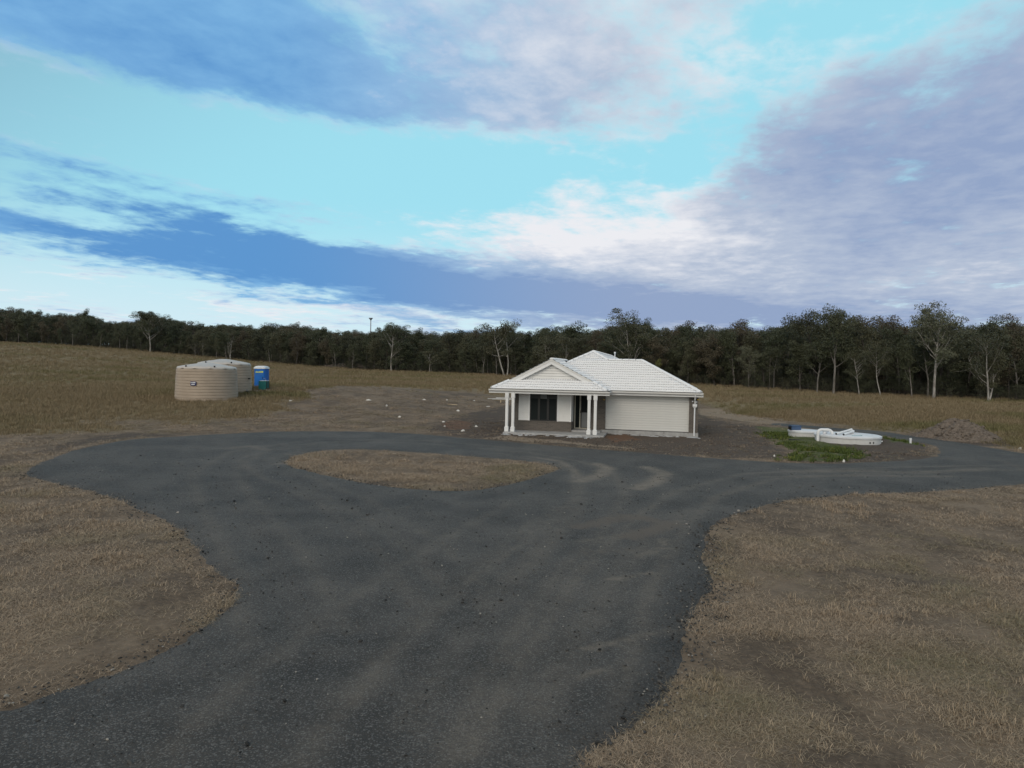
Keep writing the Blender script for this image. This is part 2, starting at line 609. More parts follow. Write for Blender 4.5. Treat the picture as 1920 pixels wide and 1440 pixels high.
def _gravel(g, bs):
    geo = g.node('ShaderNodeNewGeometry')
    P = geo.outputs['Position']
    z1 = g.sep(g.attr('wear', out='Color'))     # r pale dust streak, g coarse dark edge, b brown soil
    med = g.noise(P, 0.9, 6, 0.65)
    big = g.noise(P, 0.22, 4, 0.6)
    fine = g.noise(P, 28.0, 6, 0.75)
    st = g.node('ShaderNodeTexVoronoi', feature='F1')
    g.put(st.inputs['Vector'], P)
    st.inputs['Scale'].default_value = 55.0
    srand = g.sep(st.outputs['Color'])
    c = g.mixc(g.ramp(g.m('ADD', g.m('MULTIPLY', big, 0.6), g.m('MULTIPLY', med, 0.4)), 0.38, 0.62), (0.045, 0.041, 0.037), (0.115, 0.103, 0.091))
    c = g.mixc(g.ramp(fine, 0.40, 0.62, 0.75, 0.0), c, (0.027, 0.026, 0.025))
    c = g.mixc(g.ramp(srand[0], 0.66, 1.0, 0, 0.75), c, (0.155, 0.150, 0.143))
    c = g.mixc(g.ramp(srand[1], 0.965, 1.0, 0, 0.6), c, (0.24, 0.235, 0.22))
    n_d = g.noise(P, 5.0, 6, 0.72)
    dust = g.m('MULTIPLY', z1[0], g.ramp(g.m('MULTIPLY_ADD', med, 0.5, n_d), 0.50, 0.95, 0.25, 1.0))
    c = g.mixc(dust, c, g.mixc(fine, (0.15, 0.125, 0.10), (0.27, 0.225, 0.175)))
    soilm = g.ramp(g.m('MULTIPLY_ADD', g.m('SUBTRACT', n_d, 0.5), 0.9, z1[2]), 0.30, 0.75, 0, 0.8)
    c = g.mixc(soilm, c, g.mixc(fine, (0.075, 0.060, 0.048), (0.150, 0.122, 0.098)))
    c = g.mixc(g.m('MULTIPLY', z1[1], 0.65), c, g.mixc(g.ramp(srand[2], 0.2, 0.9), (0.013, 0.013, 0.014), (0.058, 0.057, 0.056)))
    g.put(bs.inputs['Base Color'], c)
    g.put(bs.inputs['Roughness'], g.ramp(fine, 0.3, 0.7, 0.72, 0.92))
    bs.inputs['Specular IOR Level'].default_value = 0.35
    h = g.m('ADD', g.m('MULTIPLY', g.m('SUBTRACT', 1.0, st.outputs['Distance']), 0.5), g.m('MULTIPLY', fine, 1.2))
    h = g.m('MULTIPLY_ADD', med, 2.0, h)
    bump(g, bs, h, 0.8, 0.022)


M_GRAVEL = mat('dark_gravel', _gravel)


def blade_mat(name, ca, cb, green=None, trans=0.25):
    def f(g, bs):
        rnd = g.node('ShaderNodeObjectInfo').outputs['Random']
        tone = g.attr('tone', 'INSTANCER')
        vc = g.attr('bl', out='Fac')
        c = g.mixc(g.m('FRACT', g.m('MULTIPLY_ADD', vc, 3.7, rnd)), ca, cb)
        if green:
            c = g.mixc(tone, c, green)
        g.put(bs.inputs['Base Color'], c)
        bs.inputs['Roughness'].default_value = 0.8
        bs.inputs['Specular IOR Level'].default_value = 0.2
    return mat(name, f)


M_STRAW = blade_mat('dead_straw', (0.18, 0.134, 0.092), (0.49, 0.382, 0.272), (0.165, 0.155, 0.080))
M_FIELD = blade_mat('tall_dry_grass', (0.168, 0.131, 0.078), (0.280, 0.219, 0.136), (0.130, 0.130, 0.052))
M_WEED = blade_mat('green_weed', (0.050, 0.075, 0.016), (0.105, 0.135, 0.032), (0.18, 0.18, 0.04))
M_STONE = blade_mat('dark_stone', (0.022, 0.022, 0.022), (0.085, 0.082, 0.078), (0.30, 0.28, 0.25))
M_CLOD = blade_mat('soil_clod', (0.070, 0.058, 0.049), (0.135, 0.110, 0.090), (0.2, 0.17, 0.14))


def leaf_mat(name, ca, cb, tip):
    def f(g, bs):
        rnd = g.node('ShaderNodeObjectInfo').outputs['Random']
        vc = g.attr('bl', out='Fac')
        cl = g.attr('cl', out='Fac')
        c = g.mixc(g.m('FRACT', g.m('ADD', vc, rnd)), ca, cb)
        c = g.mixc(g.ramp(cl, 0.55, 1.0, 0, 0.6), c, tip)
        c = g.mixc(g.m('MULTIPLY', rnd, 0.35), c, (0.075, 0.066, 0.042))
        g.put(bs.inputs['Base Color'], c)
        bs.inputs['Roughness'].default_value = 0.55
        bs.inputs['Specular IOR Level'].default_value = 0.3
    return mat(name, f)


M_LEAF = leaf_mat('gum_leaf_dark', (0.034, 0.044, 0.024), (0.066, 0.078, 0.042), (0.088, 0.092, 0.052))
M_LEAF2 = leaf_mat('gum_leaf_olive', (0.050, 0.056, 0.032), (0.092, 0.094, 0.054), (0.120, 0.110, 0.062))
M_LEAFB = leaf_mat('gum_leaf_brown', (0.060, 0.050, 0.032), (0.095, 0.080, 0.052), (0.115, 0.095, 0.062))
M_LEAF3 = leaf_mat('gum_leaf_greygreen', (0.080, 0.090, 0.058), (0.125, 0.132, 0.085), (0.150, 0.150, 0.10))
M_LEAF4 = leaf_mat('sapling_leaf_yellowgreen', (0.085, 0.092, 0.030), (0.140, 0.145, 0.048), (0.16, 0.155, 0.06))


def bark_mat(name, ca, cb):
    def f(g, bs):
        tcn = g.node('ShaderNodeTexCoord')
        n = g.noise(g.mapping(tcn.outputs['Object'], scale=(1, 1, 0.25)), 3.0, 5, 0.65)
        g.put(bs.inputs['Base Color'], g.mixc(g.ramp(n, 0.35, 0.65), ca, cb))
        bs.inputs['Roughness'].default_value = 0.85
        bump(g, bs, n, 0.4, 0.03)
    return mat(name, f)


M_BARKP = bark_mat('pale_gum_bark', (0.17, 0.155, 0.138), (0.38, 0.365, 0.345))
M_BARKM = bark_mat('grey_gum_bark', (0.09, 0.080, 0.070), (0.20, 0.185, 0.17))
M_BARKD = bark_mat('dark_ironbark', (0.030, 0.026, 0.023), (0.070, 0.062, 0.055))


# ------------------------------------------------------------------ polygons on the ground
def P2(pts):
    return np.array([flat(x, y) for x, y in pts])


def Pg(pts):
    out = []
    for x, y in pts:
        p = hit(x, y)
        out.append((p.x, p.y))
    return np.array(out)


def inside(poly, x, y):
    c = np.zeros(x.shape, bool)
    n = len(poly)
    for i in range(n):
        x0, y0 = poly[i]
        x1, y1 = poly[(i + 1) % n]
        if y0 == y1:
            continue
        cond = (y0 > y) != (y1 > y)
        c ^= cond & (x < (x1 - x0) * (y - y0) / (y1 - y0) + x0)
    return c


def seg_dist(pts, x, y, closed=True):
    d = np.full(x.shape, 1e9)
    n = len(pts)
    for i in range(n if closed else n - 1):
        ax, ay = pts[i]
        bx, by = pts[(i + 1) % n]
        ex, ey = bx - ax, by - ay
        t = np.clip(((x - ax) * ex + (y - ay) * ey) / (ex * ex + ey * ey + 1e-12), 0, 1)
        d = np.minimum(d, np.hypot(x - ax - t * ex, y - ay - t * ey))
    return d


def sdf(poly, x, y):
    """positive inside"""
    return np.where(inside(poly, x, y), 1, -1) * seg_dist(poly, x, y)


def smooth_closed(p, it=2):
    p = np.asarray(p, float)
    for _ in range(it):
        a = 0.75 * p + 0.25 * np.roll(p, -1, 0)
        b = 0.25 * p + 0.75 * np.roll(p, -1, 0)
        p = np.stack([a, b], 1).reshape(-1, 2)
    return p


def ragged(p, step=0.16, amp=0.13, seed=1):
    out = []
    n = len(p)
    for i in range(n):
        a, b = p[i], p[(i + 1) % n]
        L = np.hypot(*(b - a))
        k = max(1, int(L / step))
        for j in range(k):
            out.append(a + (b - a) * j / k)
    out = np.array(out)
    nx = fbm(out[:, 0] * 1.3, out[:, 1] * 1.3, seed, 4) - 0.5
    ny = fbm(out[:, 0] * 1.3 + 91, out[:, 1] * 1.3, seed + 5, 4) - 0.5
    r = np.random.default_rng(seed)
    out = out + np.stack([nx, ny], 1) * amp * 4 + r.normal(0, 0.018, out.shape)
    return out


road_px = [(-420, 1450), (0, 1316), (60, 1300), (160, 1270), (240, 1235), (330, 1195), (390, 1150), (424, 1112), (424, 1095), (385, 1082), (358, 1060),
           (350, 1035), (330, 1005), (300, 985), (250, 960), (200, 935), (130, 918), (70, 905), (25, 888), (60, 870), (110, 850), (160, 837), (220, 826),
           (300, 820), (420, 814), (500, 810), (620, 808), (760, 811), (850, 818), (950, 827), (1060, 836), (1180, 846), (1300, 855), (1400, 862),
           (1480, 867), (1560, 868), (1640, 865), (1700, 861), (1745, 856), (1756, 846), (1738, 834), (1690, 827), (1640, 817), (1577, 811), (1500, 803), (1440, 798),
           (1440, 793), (1500, 797), (1577, 805), (1661, 811), (1712, 819), (1768, 826), (1858, 839), (1920, 851), (2150, 880),
           (2150, 925), (1960, 908), (1900, 912), (1810, 921), (1710, 926), (1610, 929), (1510, 937), (1440, 950), (1390, 967), (1355, 985), (1342, 1005),
           (1342, 1030), (1347, 1060), (1360, 1085), (1365, 1110), (1330, 1135), (1320, 1165), (1317, 1190), (1310, 1240), (1305, 1280), (1285, 1320),
           (1215, 1375), (1160, 1405), (1120, 1440)]
near = [(0.9, 4.2), (0.4, 1.0), (0.2, -8.0), (-9.5, -8.0), (-9.2, 3.0)]
ROAD = np.array([flat(x, y) for x, y in road_px[1:]] + near)
ROAD = np.vstack([ROAD, [(-10.6, 5.2)]])
ROAD_S = smooth_closed(ROAD, 2)
ROAD_R = ragged(ROAD_S, 0.16, 0.13, 3)
isl_px = [(540, 866), (560, 855), (600, 847), (650, 843), (720, 845), (800, 851), (880, 857), (960, 863), (1020, 871), (1040, 878), (1000, 892),
          (960, 905), (900, 916), (860, 919), (800, 917), (740, 912), (680, 903), (620, 890), (565, 878)]
ISL_S = smooth_closed(P2(isl_px), 2)
ISL_R = ragged(ISL_S, 0.16, 0.10, 9)

Z_SOIL = [P2([(800, 806), (830, 792), (870, 780), (910, 772), (950, 764), (1300, 770), (1345, 788), (1430, 800), (1450, 835), (1500, 862), (1330, 857), (1180, 847),
              (1000, 831), (930, 826), (850, 818)]),
          P2([(1530, 840), (1560, 824), (1660, 822), (1725, 828), (1756, 845), (1740, 862), (1640, 868), (1480, 868), (1530, 852)]),
          P2([(1740, 832), (1760, 815), (1830, 800), (1900, 815), (1960, 840), (1850, 838)]),
          P2([(100, 848), (170, 832), (260, 822), (330, 818), (250, 812), (140, 826), (60, 850)])]
Z_GREEN = [P2([(1415, 800), (1470, 803), (1530, 815), (1545, 835), (1600, 845), (1615, 857), (1560, 866), (1475, 864), (1500, 848), (1440, 818)]),
           P2([(1665, 822), (1710, 828), (1720, 836), (1670, 834)])]
Z_RED = [P2([(826, 796), (850, 788), (885, 793), (880, 806), (840, 806)]), P2([(1135, 818), (1170, 814), (1200, 824), (1150, 830)])]
Z_TAN = [Pg([(1312, 766), (1350, 768), (1420, 783), (1480, 794), (1420, 794), (1340, 781), (1312, 779)]),
         P2([(900, 822), (1060, 832), (1200, 843), (1290, 852), (1180, 840), (1050, 826), (950, 817)]),
         P2([(120, 846), (170, 836), (200, 833), (150, 837)])]
# front edge of the tall unmown grass
FIELD_EDGE = [(-400, 812), (0, 800), (200, 792), (330, 782), (480, 772), (560, 760), (640, 738), (800, 742), (940, 748), (1100, 748), (1312, 757), (1420, 775), (1560, 793), (1720, 806), (1920, 832), (2300, 870)]
FE = np.array([flat(x, y, 0.25) for x, y in FIELD_EDGE])
TREE_PTS = np.array([(-260, 216), (-150, 208), (-108, 200), (-68.5, 190), (-34.8, 178), (-1, 156), (34, 122), (49, 102), (65, 90), (95, 76), (140, 66)])


def tree_y(x):
    return np.interp(x, TREE_PTS[:, 0], TREE_PTS[:, 1])


def field_mask(x, y):
    o = np.argsort(FE[:, 0] / FE[:, 1])
    ang = FE[o, 0] / FE[o, 1]
    dist = np.hypot(FE[o, 0], FE[o, 1])
    yy = np.maximum(y, 0.5)
    e = np.interp(x / yy, ang, dist)
    d = np.hypot(x, y)
    return np.where(y > 3, sstep((d - e) / (0.16 * e) + 0.5 + 2.0 * (fbm(x / 5, y / 5, 21, 4) - 0.5)), 0.0)


def zones(x, y):
    def m(polys, wd):
        r = np.zeros(x.shape)
        for p in polys:
            r = np.maximum(r, sstep(sdf(p, x, y) / wd * 0.5 + 0.5))
        return r
    soil = m(Z_SOIL, 1.6)
    green = m(Z_GREEN, 1.2)
    field = field_mask(x, y) * (1 - 0.6 * soil)
    red = m(Z_RED, 0.9)
    tan = m(Z_TAN, 0.8)
    litter = sstep((y - tree_y(x)) / 9.0 + 0.35)
    return soil, green, field, red, tan, litter


# ------------------------------------------------------------------ ground
def graded(a0, a1, step, lo, hi, g=1.09):
    c = list(np.arange(a0, a1 + 1e-6, step))
    s, p = step, a1
    while p < hi:
        s *= g
        p += s
        c.append(p)
    s, p = step, a0
    while p > lo:
        s *= g
        p -= s
        c.insert(0, p)
    return np.array(c)


gx = graded(-30, 34, 0.30, -1600, 1600, 1.07)
gy = graded(2, 56, 0.30, -300, 2600, 1.06)
XX, YY = np.meshgrid(gx, gy)
xf, yf = XX.ravel(), YY.ravel()
zf = gz(xf, yf)
rd = sdf(ROAD_S, xf, yf)
isl = sdf(ISL_S, xf, yf)
rd = np.where(isl > -5, np.minimum(rd, -isl), rd)
off = sstep(-rd / 0.8)                        # 0 on the road, 1 away from it
zf = zf + off * (fbm(xf * 1.1, yf * 1.1, 40, 3) - 0.42) * 0.07
soil, green, field, red, tan, litter = zones(xf, yf)
septic_c = hit(1597, 832)
dsep = np.hypot(xf - septic_c.x, yf - septic_c.y)
zf = zf + soil * (fbm(xf * 2.2, yf * 2.2, 77, 3) - 0.45) * 0.10 * off
zf = zf + 0.16 * np.exp(-((dsep - 2.6) / 0.9) ** 2) * off * (0.5 + fbm(xf * 1.4, yf * 1.4, 5, 3))
nx, ny = len(gx), len(gy)
ii = np.arange(nx * ny).reshape(ny, nx)
Fq = np.stack([ii[:-1, :-1], ii[:-1, 1:], ii[1:, 1:], ii[1:, :-1]], -1).reshape(-1, 4)
gm = np_mesh('ground', np.stack([xf, yf, zf], 1), Fq, M_GROUND, True)
col_attr(gm, 'zone', np.stack([soil, green, field], 1))
col_attr(gm, 'zone2', np.stack([red, tan, litter], 1))
ground = tag(link('ground', gm), 'dry paddock with mown straw and bare soil', 'ground', kind='structure')


# ------------------------------------------------------------------ gravel driveway
def stroke(x, y, pts_px, width, fade=True):
    p = P2(pts_px)
    best = np.zeros(x.shape)
    d = seg_dist(p, x, y, False)
    return sstep(1 - d / width)


ip = []
x0, y0, x1, y1 = ROAD_S[:, 0].min(), ROAD_S[:, 1].min(), ROAD_S[:, 0].max(), ROAD_S[:, 1].max()
gxs, gys = [], []
yv = max(y0, 4.0)
while yv < y1:
    st_ = 0.15 if yv < 17 else (0.20 if yv < 32 else 0.34)
    xs = np.arange(x0, x1, st_)
    gxs.append(xs + RNG.uniform(-0.05, 0.05, xs.shape))
    gys.append(np.full(xs.shape, yv) + RNG.uniform(-0.05, 0.05, xs.shape))
    yv += st_
px_, py_ = np.concatenate(gxs), np.concatenate(gys)
keep = (np.abs(px_) < 6 + 0.95 * py_)
px_, py_ = px_[keep], py_[keep]
keep = (sdf(ROAD_S, px_, py_) > 0.45) & (sdf(ISL_S, px_, py_) < -0.40)
px_, py_ = px_[keep], py_[keep]
nr, ni = len(ROAD_R), len(ISL_R)
allp = [Vector((float(a), float(b))) for a, b in np.vstack([ROAD_R, ISL_R, np.stack([px_, py_], 1)])]
edges = [(i, (i + 1) % nr) for i in range(nr)] + [(nr + i, nr + (i + 1) % ni) for i in range(ni)]
vo, eo, fo, _, _, _ = delaunay_2d_cdt(allp, edges, [], 0, 1e-5)
vo = np.array([(v.x, v.y) for v in vo])
fo = np.array([f for f in fo if len(f) == 3])
cen = vo[fo].mean(1)
kp = inside(ROAD_R, cen[:, 0], cen[:, 1]) & ~inside(ISL_R, cen[:, 0], cen[:, 1])
fo = fo[kp]
rx, ry = vo[:, 0], vo[:, 1]
ed = np.minimum(seg_dist(ROAD_S, rx, ry), seg_dist(ISL_S, rx, ry))
rut = 0.0
TRACKS = [[(700, 1440), (820, 1250), (960, 1090), (1080, 990), (1130, 930), (1120, 890), (1060, 868), (960, 850)],
          [(1000, 1440), (1080, 1250), (1150, 1090), (1230, 990), (1300, 930), (1420, 895), (1600, 885), (1800, 880), (1920, 878)],
          [(430, 1440), (560, 1290), (740, 1130), (900, 1010), (1000, 950)],
          [(560, 1200), (500, 1050), (430, 950), (400, 890), (460, 850), (600, 828), (800, 830), (1000, 848)],
          [(860, 1130), (760, 1020), (640, 940), (520, 890), (480, 862), (560, 838), (700, 828)]]
for tpx in TRACKS:
    d = seg_dist(P2(tpx), rx, ry, False)
    rut = rut - 0.018 * np.exp(-(d / 0.28) ** 2) + 0.008 * np.exp(-((d - 0.5) / 0.22) ** 2)
rz = gz(rx, ry) + 0.012 + 0.030 * sstep(ed / 0.7) + 0.02 * (fbm(rx * 1.6, ry * 1.6, 60, 3) - 0.5) + rut * sstep(ed / 0.6)
nb = nr + ni
rz[:nb] = gz(rx[:nb], ry[:nb]) - 0.03
dust = np.zeros(rx.shape)
for spx, wd, k in [
    ([(1000, 858), (1050, 866), (1078, 885), (1082, 905)], 0.35, 0.8),
    ([(1085, 905), (1125, 893), (1140, 880), (1120, 872)], 0.55, 1.0),
    ([(1195, 918), (1230, 905), (1245, 890), (1215, 878)], 0.60, 1.0),
    ([(960, 905), (1000, 885), (1010, 880)], 0.35, 0.5),
    ([(1480, 885), (1600, 884), (1720, 888), (1850, 880)], 0.75, 0.5),
    ([(1440, 896), (1600, 893), (1780, 895)], 0.4, 0.45),
    ([(1090, 1020), (1180, 1005), (1280, 980)], 0.4, 0.45),
    ([(1200, 1045), (1250, 1030), (1240, 1015)], 0.3, 0.7),
    ([(1140, 1090), (1200, 1082), (1225, 1078)], 0.14, 0.8),
    ([(1100, 1220), (1180, 1205), (1260, 1185)], 0.16, 0.8),
    ([(1080, 1275), (1160, 1255)], 0.14, 0.6),
    ([(1560, 845 + 40), (1660, 842 + 40)], 0.4, 0.4),
    ([(850, 1120), (760, 1030), (640, 950), (540, 905)], 0.45, 0.20),
    ([(900, 1140), (1000, 1050), (1080, 960), (1085, 900)], 0.5, 0.26),
    ([(1010, 1330), (1090, 1180), (1190, 1050), (1290, 960)], 0.6, 0.24),
    ([(760, 1360), (880, 1200), (1000, 1080)], 0.4, 0.15),
    ([(430, 843), (470, 838), (500, 845)], 0.5, 0.5), ([(600, 870), (545, 868), (520, 872)], 0.35, 0.7),
    ([(640, 885), (620, 882)], 0.4, 0.5), ([(605, 1116), (625, 1110)], 0.09, 1.0), ([(360, 1010), (372, 1009)], 0.10, 0.9)]:
    dust = np.maximum(dust, k * stroke(rx, ry, spx, wd))
for ti, tpx in enumerate(TRACKS):                         # tyre lines: paired pale strips with a dark rib
    c = P2(tpx)
    t = np.gradient(c, axis=0)
    t /= np.linalg.norm(t, axis=1)[:, None]
    for sgn in (-1, 1):
        o_ = c + np.stack([-t[:, 1], t[:, 0]], 1) * 0.72 * sgn
        d = seg_dist(o_, rx, ry, False) + 0.12 * (fbm(rx * .8, ry * .8, 200 + ti, 3) - 0.5)
        dust = np.maximum(dust, (0.34, 0.40, 0.26, 0.24, 0.22)[ti] * np.exp(-(d / 0.17) ** 2) * (0.7 + 0.4 * fbm(rx * .35, ry * .35, 300 + ti, 3)))
brown = np.zeros(rx.shape)
for spx, wd, k in [([(1090, 990), (1180, 970), (1260, 985), (1180, 1010)], 0.8, 0.75), ([(1100, 1040), (1230, 1030)], 0.7, 0.5),
                   ([(940, 826), (1100, 838), (1300, 856), (1480, 868)], 0.8, 0.6), ([(1290, 1330), (1200, 1410), (1130, 1440)], 0.55, 0.9),
                   ([(1750, 860), (1880, 866), (1960, 900)], 0.8, 0.5)]:
    brown = np.maximum(brown, k * stroke(rx, ry, spx, wd))
brown = np.maximum(brown, 0.45 * sstep(1 - ed / 0.35))
coarse = np.zeros(rx.shape)
for spx, wd, k in [([(1330, 985), (1340, 1050), (1345, 1100), (1290, 1160), (1280, 1240), (1240, 1320), (1160, 1390)], 0.75, 1.0),
                   ([(350, 1010), (400, 1080)], 0.5, 0.6), ([(60, 1300), (240, 1240), (400, 1150)], 0.45, 0.8), ([(30, 888), (160, 930), (290, 985)], 0.6, 0.8),
                   ([(1640, 816), (1760, 828), (1920, 855)], 0.6, 0.7), ([(870, 940), (1000, 920), (1050, 890)], 0.5, 0.5)]:
    coarse = np.maximum(coarse, k * stroke(rx, ry, spx, wd))
rm = np_mesh('gravel_driveway', np.stack([rx, ry, rz], 1), fo, M_GRAVEL, True)
col_attr(rm, 'wear', np.stack([dust, coarse, brown], 1))
tag(link('gravel_driveway', rm), 'dark gravel driveway looping round a grass island', 'driveway', kind='structure')


# ------------------------------------------------------------------ scatter (uncountable ground cover)
def instancer(name, protos, pts, rots, scl, idx, tone, label, cat):
    me = bpy.data.meshes.new(name)
    me.vertices.add(len(pts))
    me.vertices.foreach_set('co', np.asarray(pts, np.float32).ravel())
    for nm, tp, ar, key in (('rot', 'FLOAT_VECTOR', rots, 'vector'), ('scl', 'FLOAT_VECTOR', scl, 'vector'), ('tone', 'FLOAT', tone, 'value')):
        a = me.attributes.new(nm, tp, 'POINT')
        a.data.foreach_set(key, np.asarray(ar, np.float32).ravel())
    a = me.attributes.new('idx', 'INT', 'POINT')
    a.data.foreach_set('value', np.asarray(idx, np.int32))
    o = link(name, me)
    ng = bpy.data.node_groups.new(name, 'GeometryNodeTree')
    ng.interface.new_socket('Geometry', in_out='INPUT', socket_type='NodeSocketGeometry')
    ng.interface.new_socket('Geometry', in_out='OUTPUT', socket_type='NodeSocketGeometry')
    gi, go = ng.nodes.new('NodeGroupInput'), ng.nodes.new('NodeGroupOutput')
    j = ng.nodes.new('GeometryNodeJoinGeometry')

    def na(nm, tp):
        n = ng.nodes.new('GeometryNodeInputNamedAttribute')
        n.data_type = tp
        n.inputs[0].default_value = nm
        return n.outputs[0]
    r_, s_, i_ = na('rot', 'FLOAT_VECTOR'), na('scl', 'FLOAT_VECTOR'), na('idx', 'INT')
    for k, pr_ in enumerate(protos):
        ob = bpy.data.objects.new(name + '_clump', pr_)
        oi = ng.nodes.new('GeometryNodeObjectInfo')
        oi.inputs['Object'].default_value = ob
        oi.inputs['As Instance'].default_value = True
        cp = ng.nodes.new('FunctionNodeCompare')
        cp.data_type = 'INT'
        cp.operation = 'EQUAL'
        ia = [s for s in cp.inputs if s.type == 'INT']
        ng.links.new(i_, ia[0])
        ia[1].default_value = k
        ip_ = ng.nodes.new('GeometryNodeInstanceOnPoints')
        ng.links.new(gi.outputs[0], ip_.inputs['Points'])
        ng.links.new(cp.outputs[0], ip_.inputs['Selection'])
        ng.links.new(oi.outputs['Geometry'], ip_.inputs['Instance'])
        ng.links.new(r_, ip_.inputs['Rotation'])
        ng.links.new(s_, ip_.inputs['Scale'])
        ng.links.new(ip_.outputs[0], j.inputs[0])
    ng.links.new(j.outputs[0], go.inputs[0])
    md = o.modifiers.new('scatter', 'NODES')
    md.node_group = ng
    return tag(o, label, cat, kind='stuff')


def clump(seed, n, rad, lmin, lmax, wid, lean0, lean1, mt, bend=0.3):
    r = np.random.default_rng(seed)
    V, Fc, A = [], [], []
    for k in range(n):
        a = r.uniform(0, 2 * math.pi)
        rr = rad * math.sqrt(r.uniform(0, 1))
        bx, by = rr * math.cos(a), rr * math.sin(a)
        L = r.uniform(lmin, lmax)
        ln = r.uniform(lean0, lean1)                # angle from vertical
        d = r.uniform(0, 2 * math.pi)
        hx, hy = math.cos(d), math.sin(d)
        sx_, sy_ = -hy * wid * 0.5, hx * wid * 0.5
        mx, mz = math.sin(ln) * L * 0.55, math.cos(ln) * L * 0.55
        ln2 = min(ln + bend * r.uniform(0.3, 1.6), 1.62)
        tx, tz = mx + math.sin(ln2) * L * 0.45, max(mz + math.cos(ln2) * L * 0.45, 0.004)
        o = len(V)
        V += [(bx - sx_, by - sy_, -0.01), (bx + sx_, by + sy_, -0.01), (bx + hx * mx + sx_ * .8, by + hy * mx + sy_ * .8, mz + .004),
              (bx + hx * mx - sx_ * .8, by + hy * mx - sy_ * .8, mz + .004), (bx + hx * tx, by + hy * tx, tz)]
        Fc += [(o, o + 1, o + 2), (o, o + 2, o + 3), (o + 3, o + 2, o + 4)]
        A += [r.uniform(0, 1)] * 5
    me = np_mesh('clump', V, Fc, mt)
    a = me.attributes.new('bl', 'FLOAT', 'POINT')
    a.data.foreach_set('value', np.array(A, np.float32))
    return me


def scatter_pts(n, xr, yr, dens_fn, seed):
    r = np.random.default_rng(seed)
    x = r.uniform(*xr, n)
    y = r.uniform(*yr, n)
    k = r.uniform(0, 1, n) < dens_fn(x, y)
    return x[k], y[k]


def in_view(x, y, mrg=5.0):
    return np.abs(x) < 0.80 * y + mrg


def off_road(x, y, m=0.0):
    s = sdf(ROAD_S, x, y)
    i = sdf(ISL_S, x, y)
    return (s < -m) | (i > m)


# mown, dead straw
def d_straw(x, y):
    d = np.hypot(x, y)
    so = np.zeros(x.shape)
    for p in Z_SOIL:
        so = np.maximum(so, sstep(sdf(p, x, y) / 1.6 * 0.5 + 0.5))
    base = np.clip((13.0 / d) ** 1.7, 0, 1)
    thin = 0.06 + 3.0 * np.clip(fbm(x * 0.7, y * 0.7, 31, 5) - np.where(x > 2, 0.42, 0.37), 0, 1)
    k = base * np.clip(thin, 0.10, 1.0) * np.clip(1.0 - np.where(off_road(x, y, 0.0), 0, np.minimum(seg_dist(ROAD_S, x, y), seg_dist(ISL_S, x, y)) / 0.32) , 0, 1) * (1 - 0.85 * so) * (1 - 0.8 * field_mask(x, y)) * in_view(x, y)
    return k * (d > 4.5)


sx1, sy1 = scatter_pts(230000, (-26, 26), (4.5, 30), d_straw, 11)
sx2, sy2 = scatter_pts(260000, (-50, 50), (22, 82), lambda x, y: np.clip(d_straw(x, y) * 3.2, 0, 1), 12)
SX, SY = np.concatenate([sx1, sx2]), np.concatenate([sy1, sy2])
_u, _v = (SX - 11.574) * 0.9763 - (SY - 43.994) * 0.2164, (SX - 11.574) * 0.2164 + (SY - 43.994) * 0.9763
_k = ~((_u > -12.2) & (_u < 0.3) & (_v > -3.2) & (_v < 25.2))
SX, SY = SX[_k], SY[_k]
dd = np.hypot(SX, SY)
n = len(SX)
straws = [clump(100 + k, 34, 0.20, 0.05, 0.19, 0.0055, 1.12, 1.56, M_STRAW, 0.15) for k in range(5)] + \
         [clump(120 + k, 22, 0.10, 0.05, 0.17, 0.006, 0.4, 1.35, M_STRAW) for k in range(3)]
idx = RNG.integers(0, 5, n)
tuft = RNG.uniform(0, 1, n) < 0.05 + 0.22 * (fbm(SX * 0.5, SY * 0.5, 51, 3) > 0.62)
idx = np.where(tuft, RNG.integers(5, 8, n), idx)
s_ = RNG.uniform(0.7, 1.25, n) * np.clip((dd / 13) ** 0.35, 0.9, 1.7)
scl = np.stack([s_, s_, s_ * RNG.uniform(0.6, 1.1, n)], 1)
tone = np.clip((fbm(SX * 0.35, SY * 0.35, 71, 3) - 0.50) * 3.0, 0, 0.75) * RNG.uniform(0.2, 1.0, n)
SZ = gz(SX, SY) + (fbm(SX * 1.1, SY * 1.1, 40, 3) - 0.42) * 0.07 * off_road(SX, SY, 0.6)
instancer('dead_grass', straws, np.stack([SX, SY, SZ], 1), np.stack([np.zeros(n), np.zeros(n), RNG.uniform(0, 6.283, n)], 1), scl, idx, tone,
          'mown dead straw-coloured grass on both sides of the gravel', 'grass')


# tall field grass
def d_field(x, y):
    d = np.hypot(x, y)
    k = field_mask(x, y) * np.clip((62.0 / np.maximum(d, 20)) ** 1.6, 0, 1) * in_view(x, y, 10)
    k = k * (y < tree_y(x) + 8) * np.where(off_road(x, y, 0.3), 1, 0)
    return k


fx1, fy1 = scatter_pts(60000, (-60, 70), (24, 75), lambda x, y: d_field(x, y) * 0.95, 13)
fx2, fy2 = scatter_pts(150000, (-190, 110), (60, 215), lambda x, y: np.clip(d_field(x, y) * 1.6, 0, 1), 14)
FX, FY = np.concatenate([fx1, fx2]), np.concatenate([fy1, fy2])
HO = Vector((11.574, 43.994, 0))                       # front right corner of the house
TH = R(12.5)
hr, hb = np.array((math.cos(TH), -math.sin(TH))), np.array((math.sin(TH), math.cos(TH)))


def house_uv(x, y):
    dx, dy = x - HO.x, y - HO.y
    return dx * hr[0] + dy * hr[1], dx * hb[0] + dy * hb[1]


def off_house(x, y, m=0.4):
    u, v = house_uv(x, y)
    return ~((u > -12.9 - m) & (u < 0.4 + m) & (v > -3.6 - m) & (v < 25.6 + m))


